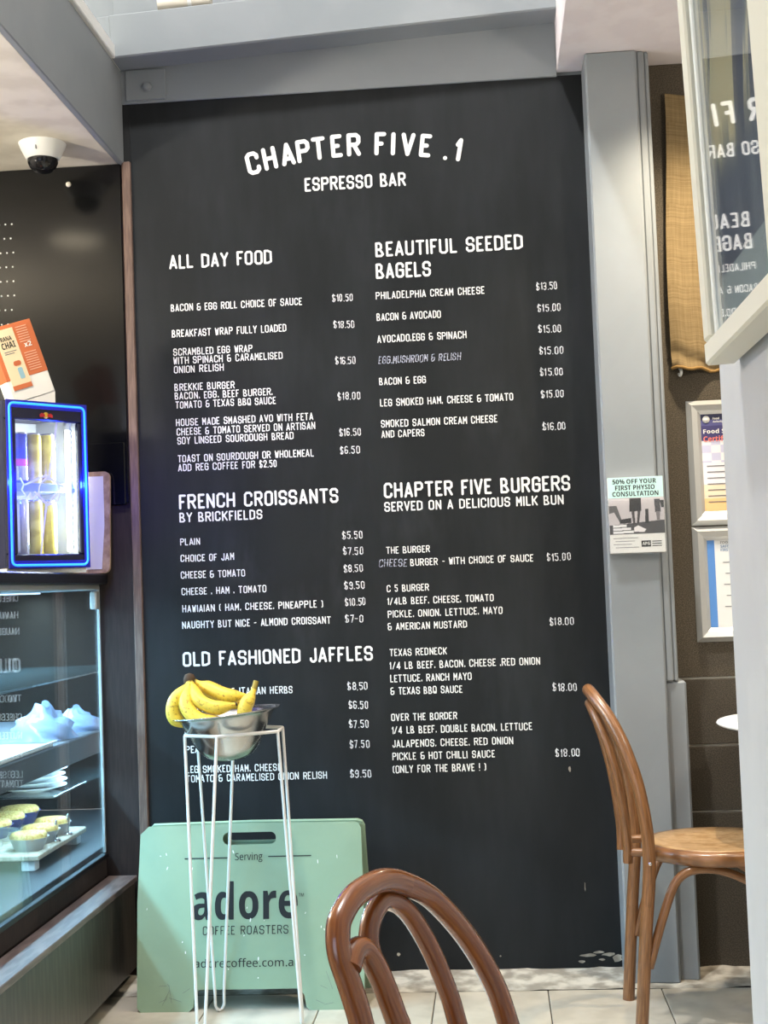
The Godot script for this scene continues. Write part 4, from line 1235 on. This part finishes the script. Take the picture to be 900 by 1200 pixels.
func build_right() -> void:
	# round table, only its edge shows past the pier
	var t := base("round_table", Vector3(1.26, 0, 0.40))
	tag(t, "round white table top peeking out behind the white pier", "table")
	lathe_part("table_top", [Vector2(0, 0.756), Vector2(0.342, 0.756), Vector2(0.347, 0.76), Vector2(0.344, 0.764), Vector2(0, 0.764)], M.white, t, 48)
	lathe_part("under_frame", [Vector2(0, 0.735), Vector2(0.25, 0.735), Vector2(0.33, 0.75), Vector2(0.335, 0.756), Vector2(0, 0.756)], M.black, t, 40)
	tube_part("pedestal", [Vector3(0, 0.02, 0), Vector3(0, 0.736, 0)], 0.03, M.black, t, 16)
	lathe_part("foot", [Vector2(0, 0), Vector2(0.15, 0), Vector2(0.15, 0.012), Vector2(0.04, 0.03), Vector2(0, 0.03)], M.black, t, 32)
	# leaflet holder on the pillar
	var l := base("leaflet_holder", Vector3(0.664, 1.233, 0.151))
	tag(l, "clear holder with a black and white physio leaflet on the grey pillar", "leaflet holder")
	var clear := pane(rgb(235, 240, 245), 0.03)
	box("holder_back", Vector3(0.0, 0.0, 0.0), Vector3(0.165, 0.2, 0.003), clear, l, 0.001)
	box("holder_front", Vector3(0.0, 0.0, 0.036), Vector3(0.165, 0.158, 0.038), clear, l, 0.0005)
	box("holder_floor", Vector3(0.0, 0.0, 0.003), Vector3(0.165, 0.003, 0.036), clear, l, 0.0005)
	box("holder_side", Vector3(0.0, 0.003, 0.003), Vector3(0.002, 0.158, 0.036), clear, l, 0.0005)
	box("holder_side", Vector3(0.163, 0.003, 0.003), Vector3(0.165, 0.158, 0.036), clear, l, 0.0005)
	box("leaflets", Vector3(0.003, 0.004, 0.005), Vector3(0.161, 0.223, 0.033), M.paper, l, 0.001)
	box("mint_panel", Vector3(0.003, 0.163, 0.033), Vector3(0.161, 0.223, 0.0336), mat(rgb(200, 236, 230), 0.6), l, 0.0002)
	var z := 0.0337
	words("lettering", "50% OFF YOUR", font_bold, 0.017, 0.142, 0.204, 0.0135, z, M.ink, l)
	words("lettering", "FIRST PHYSIO", font_bold, 0.024, 0.137, 0.186, 0.0135, z, M.ink, l)
	words("lettering", "CONSULTATION", font_bold, 0.015, 0.147, 0.168, 0.0135, z, M.ink, l)
	sheet("leaflet_photo", 0.003, 0.058, 0.161, 0.163, 0.0334, gym_print(), l)
	box("logo_block", Vector3(0.092, 0.02, 0.033), Vector3(0.119, 0.038, 0.0336), M.ink, l, 0.0002)
	words("lettering", "APG", font_bold, 0.095, 0.116, 0.025, 0.009, 0.0338, M.paper, l)
	for k in 3:
		box("print_line", Vector3(0.123, 0.034 - 0.0065 * k, 0.033), Vector3(0.15, 0.0365 - 0.0065 * k, 0.0336), M.ink, l, 0.0002)
	for k in 4:
		box("print_line", Vector3(0.012 + 0.006 * (k % 2), 0.046 - 0.009 * k, 0.033), Vector3(0.084 - 0.01 * (k % 3), 0.0475 - 0.009 * k, 0.0335), M.ink_grey, l, 0.0002)
	# hessian sack hung on the brown wall
	var h := base("hessian_sack", Vector3(0.9, 1.79, 0.03))
	tag(h, "golden brown hessian sack hanging on the brown wall", "sack")
	var st := begin()
	var NX := 30
	var NY := 60
	var pt := func(i: int, j: int) -> Vector3:
		var u := float(i) / NX
		var v := float(j) / NY
		var x := u * 0.42 - 0.006 * sin(v * 5.0) * (1 - u) + 0.012 * (1.0 - v) * (1.0 - u) * -1.0
		var y := v * 0.84 - 0.035 * u * (1 - v) + 0.004 * sin(u * 40.0) * (1 - v) - 0.03 * u * v
		var zz := 0.012 * sin(u * 17.0 + v * 2.0) * (1.0 - 0.5 * v) + 0.006 * sin(v * 9.0 + u * 5.0) + (0.01 * sin(v * 75.0 + u * 14.0) * smoothstep(0.14, 0.0, v))
		return Vector3(x, y, zz)
	for i in NX:
		for j in NY:
			var q: Array = []
			for e in [[0, 0], [0, 1], [1, 1], [1, 0]]:
				q.append([pt.call(i + e[0], j + e[1]), Vector2((i + e[0]) / float(NX) * 0.42, (j + e[1]) / float(NY) * 0.84)])
			for e in [0, 1, 2, 0, 2, 3]:
				st.set_uv(q[e][1])
				st.add_vertex(q[e][0])
	put("cloth", done(st), hessian(), h)
	var he: Array = []
	for i in NX + 1: he.append(pt.call(i, 0) + Vector3(0, 0, 0.002))
	tube_part("frayed_hem", he, 0.005, mat(rgb(150, 116, 64), 0.9), h, 6)
	tube_part("hook", spline([Vector3(0.014, 0.0, -0.018), Vector3(0.014, -0.005, 0.004), Vector3(0.014, -0.016, 0.006), Vector3(0.012, -0.022, -0.004), Vector3(0.01, -0.016, -0.016)], 4), 0.0045, M.white, h, 8)
	# certificates
	for c in 2:
		var y1 := 1.69 if c == 0 else 1.31
		var y0 := 1.313 if c == 0 else 0.965
		var o := base("certificate_frame", Vector3(0.925, y0, 0.013))
		tag(o, "silver framed orange and violet food safety certificate, upper of two" if c == 0 else "silver framed food safety certificate with a blue stripe, lower of two", "certificate", "framed certificates")
		var w := 0.28
		var hh := y1 - y0
		var b := 0.042
		for s in [[0.0, 0.0, w, 0.0, w - b, b, b, b], [0.0, hh, w, hh, w - b, hh - b, b, hh - b], [0.0, 0.0, 0.0, hh, b, hh - b, b, b], [w, 0.0, w, hh, w - b, hh - b, w - b, b]]:
			st = begin(true)
			# mitred moulding: outer edge low, ridge, inner edge
			var a0 := Vector3(s[0], s[1], 0.002); var a1 := Vector3(s[2], s[3], 0.002)
			var i1 := Vector3(s[4], s[5], 0.006); var i0 := Vector3(s[6], s[7], 0.006)
			var r0 := a0.lerp(i0, 0.35) + Vector3(0, 0, 0.016); var r1 := a1.lerp(i1, 0.35) + Vector3(0, 0, 0.016)
			var m0 := a0.lerp(i0, 0.75) + Vector3(0, 0, 0.010); var m1 := a1.lerp(i1, 0.75) + Vector3(0, 0, 0.010)
			for q in [[a0, a1, r1, r0], [r0, r1, m1, m0], [m0, m1, i1, i0]]:
				quad(st, q[0], q[1], q[2], q[3])
			put("frame_rail", done(st), M.silver, o)
		box("backing", Vector3(b * 0.5, b * 0.5, 0.0), Vector3(w - b * 0.5, hh - b * 0.5, 0.004), M.paper, o, 0.001)
		z = 0.0055
		if c == 0:
			sheet("printed_sheet", b, b, w - b, hh - b, 0.0045, cert_print(), o)
			words("lettering", "Food Safety", font_bold, b + 0.006, b + 0.125, hh - b - 0.063, 0.018, z, M.paper, o)
			words("lettering", "Certificate", font_bold, b + 0.006, b + 0.115, hh - b - 0.083, 0.017, z, mat(rgb(240, 130, 120), 0.6), o)
			words("lettering", "Food", font_bold, b + 0.036, b + 0.055, hh - b - 0.017, 0.007, z, M.paper, o)
			words("lettering", "Authority", font_bold, b + 0.036, b + 0.066, hh - b - 0.028, 0.008, z, M.paper, o)
			lathe_part("crest", [Vector2(0, 0.001), Vector2(0.011, 0.001), Vector2(0.011, 0)], M.paper, o, 14).transform = Transform3D(Basis(Vector3.RIGHT, PI / 2), Vector3(b + 0.016, hh - b - 0.016, z))
			for k in 7:
				box("print_line", Vector3(b + 0.012, hh - 0.2 - 0.018 * k, 0.005), Vector3(b + 0.08 + 0.012 * (k % 3), hh - 0.1975 - 0.018 * k, z), M.ink_grey, o, 0.0002)
		else:
			box("printed_sheet", Vector3(b, b, 0.004), Vector3(w - b, hh - b, 0.0046), M.paper, o, 0.0002)
			box("blue_stripe", Vector3(b, b, 0.004), Vector3(b + 0.022, hh - b, 0.0052), mat(rgb(92, 146, 214), 0.6), o, 0.0002)
			words("lettering", "FOOD", font_sans, b + 0.04, b + 0.07, hh - b - 0.012, 0.008, z, M.ink_grey, o)
			words("lettering", "SAFETY", font_sans, b + 0.04, b + 0.078, hh - b - 0.023, 0.008, z, mat(rgb(92, 130, 170), 0.6), o)
			words("lettering", "FIRST", font_sans, b + 0.04, b + 0.068, hh - b - 0.034, 0.008, z, mat(rgb(92, 130, 170), 0.6), o)
			for k in 5:
				box("print_line", Vector3(b + 0.045 + 0.006 * (k % 2), hh - 0.11 - 0.033 * k, 0.005), Vector3(b + 0.09 + 0.02 * (k % 3), hh - 0.108 - 0.033 * k, z), M.ink_grey, o, 0.0002)
	# framed picture on the pier; its glass leans out a little at the top
	var p := base("framed_picture", Vector3(0.596, 1.44, 2.5))
	tag(p, "pale framed abstract navy picture behind glass on the white pier", "picture")
	p.basis = Basis(Vector3(0, 0, 1), deg_to_rad(1.586)) * Basis(Vector3.UP, -PI / 2)
	# local x runs along +z of the room (towards the camera), local z faces the room's -x
	var pw := 0.5
	var ph := 0.72
	var frame := mat(rgb(222, 220, 206), 0.45)
	for s in [[0.06, -0.028, pw + 0.05, 0.0], [0.06, ph, pw + 0.05, ph + 0.028], [0.06, 0.0, 0.1, ph], [pw - 0.05, 0.0, pw + 0.05, ph]]:
		box("frame_rail", Vector3(s[0], s[1], -0.026), Vector3(s[2], s[3], 0.010), frame, p, 0.003)
	box("inner_slip", Vector3(0.104, 0.0, -0.012), Vector3(0.122, ph, 0.004), mat(rgb(214, 218, 216), 0.5), p, 0.002)
	sheet("artwork", 0.1, 0.0, pw - 0.05, ph, -0.006, art_print(), p)
	box("picture_glass", Vector3(0.124, 0.001, -0.001), Vector3(pw - 0.052, ph - 0.001, 0.001), pane(rgb(190, 205, 210), 0.015), p, 0.0002)
	box("backing", Vector3(0.07, -0.016, -0.024), Vector3(pw + 0.04, ph + 0.016, -0.018), M.paper, p, 0.001)
	# cream pipe end lying on the header
	var pipe := base("pipe_length", Vector3(-0.555, 2.998, 0.075))
	pipe.rotation.z = 0.045
	tag(pipe, "short cream pipe length resting on top of the pale header", "pipe")
	tube_part("pipe", [Vector3(-0.083, 0.0, 0), Vector3(0.083, 0.0, 0)], 0.024, M.cream, pipe, 18)
	tube_part("saddle_clip", [Vector3(0.012, 0, 0), Vector3(0.024, 0, 0)], 0.026, M.white, pipe, 18)

func hessian() -> StandardMaterial3D:
	var n := FastNoiseLite.new(); n.seed = 31; n.frequency = 0.03
	var im := Image.create(512, 512, false, Image.FORMAT_RGB8)
	for y in 512:
		for x in 512:
			var wv := 0.5 + 0.5 * sin(x * TAU / 8.0 + n.get_noise_2d(x * 0.2, y) * 2.5) * sin(y * TAU / 8.0 + n.get_noise_2d(x, y * 0.2) * 2.5)
			var streak := n.get_noise_2d(x * 0.08, y * 2.5) * 0.6 + n.get_noise_2d(x * 2.5, y * 0.08 + 300.0) * 0.4
			im.set_pixel(x, y, rgb(98, 79, 49).lerp(rgb(162, 141, 102), clampf(0.25 + 0.5 * wv + streak * 0.5, 0, 1)))
	im.generate_mipmaps()
	var m := mat(Color.WHITE, 0.95)
	m.albedo_texture = ImageTexture.create_from_image(im)
	m.uv1_scale = Vector3(4, 4, 4)
	return m

func art_print() -> StandardMaterial3D:
	var n := FastNoiseLite.new(); n.seed = 61; n.frequency = 0.012; n.fractal_octaves = 4
	var im := Image.create(210, 340, false, Image.FORMAT_RGB8)
	for y in 340:
		for x in 210:
			var c := rgb(48, 64, 92).lerp(rgb(96, 112, 128), clampf(0.4 + n.get_noise_2d(x, y * 0.4) * 1.2, 0, 1))
			var up := 1.0 - y / 340.0
			var s := n.get_noise_2d(x * 2.2 + 400.0 + 30.0 * sin(y * 0.03), y * 0.35)
			c = c.lerp(rgb(196, 190, 152), clampf((smoothstep(0.05, 0.25, s) + smoothstep(45.0, 20.0, absf(x - 70.0 + 26.0 * n.get_noise_2d(y * 0.8, 77.0)))) * smoothstep(0.2, 0.34, up), 0, 1))
			if up < 0.09: c = rgb(150, 168, 174)
			im.set_pixel(x, y, c)
	im.generate_mipmaps()
	var m := mat(Color.WHITE, 0.7)
	m.albedo_texture = ImageTexture.create_from_image(im)
	return m

func cert_print() -> StandardMaterial3D:
	var im := Image.create(100, 150, false, Image.FORMAT_RGB8)
	for y in 150:
		for x in 100:
			var c := rgb(244, 240, 244)
			var v := y / 150.0
			if v < 0.27: c = rgb(62, 58, 112)
			if v < 0.12: c = rgb(84, 84, 140)
			if v < 0.06: c = rgb(50, 52, 84)
			if v >= 0.27 and v < 0.5 and (x / 14 + y / 12) % 2 == 0 and x < 60: c = rgb(206, 206, 232)
			if v > 0.72: c = rgb(250, 226, 196)
			if v > 0.86: c = rgb(246, 200, 140)
			im.set_pixel(x, y, c)
	im.generate_mipmaps()
	var m := mat(Color.WHITE, 0.6)
	m.albedo_texture = ImageTexture.create_from_image(im)
	return m

# black and white gym photograph: standing legs, benches, a dark floor
func gym_print() -> StandardMaterial3D:
	var im := Image.create(158, 105, false, Image.FORMAT_RGB8)
	im.fill(rgb(206, 200, 202))
	var polys := [
		[rgb(70, 70, 72), [[0, 78], [158, 66], [158, 105], [0, 105]]],
		[rgb(90, 90, 92), [[0, 22], [22, 22], [34, 60], [30, 70], [14, 40], [0, 44]]],
		[rgb(30, 30, 32), [[30, 62], [62, 58], [62, 72], [30, 74]]],
		[rgb(24, 24, 26), [[60, 2], [92, 2], [92, 38], [58, 40]]],
		[rgb(60, 56, 58), [[64, 38], [72, 38], [74, 78], [68, 78]]],
		[rgb(60, 56, 58), [[82, 38], [90, 38], [84, 76], [78, 76]]],
		[rgb(34, 34, 36), [[104, 34], [112, 34], [113, 74], [102, 74]]],
		[rgb(66, 66, 70), [[130, 6], [146, 6], [148, 42], [132, 44]]],
		[rgb(120, 116, 118), [[134, 42], [146, 42], [144, 66], [136, 66]]],
		[rgb(46, 46, 48), [[146, 10], [158, 10], [158, 30], [150, 30]]],
		[rgb(240, 236, 236), [[70, 86], [82, 80], [104, 92], [98, 100], [70, 98]]],
		[rgb(240, 240, 240), [[10, 78], [48, 76], [48, 83], [10, 85]]],
		[rgb(240, 240, 240), [[10, 87], [60, 85], [60, 92], [10, 94]]],
		[rgb(240, 240, 240), [[10, 96], [68, 94], [68, 101], [10, 103]]],
	]
	for p: Array in polys:
		var poly := PackedVector2Array()
		for v: Array in p[1]: poly.append(Vector2(v[0], v[1]))
		for y in 105:
			for x in 158:
				if Geometry2D.is_point_in_polygon(Vector2(x, y), poly):
					im.set_pixel(x, y, p[0])
	im.generate_mipmaps()
	var m := mat(Color.WHITE, 0.5)
	m.albedo_texture = ImageTexture.create_from_image(im)
	return m

func _ready() -> void:
	make_materials()
	env_and_lights()
	build_lamps()
	build_room()
	build_board()
	build_counter()
	build_left_wall()
	build_fridge()
	build_sign()
	build_stand()
	build_chairs()
	build_right()
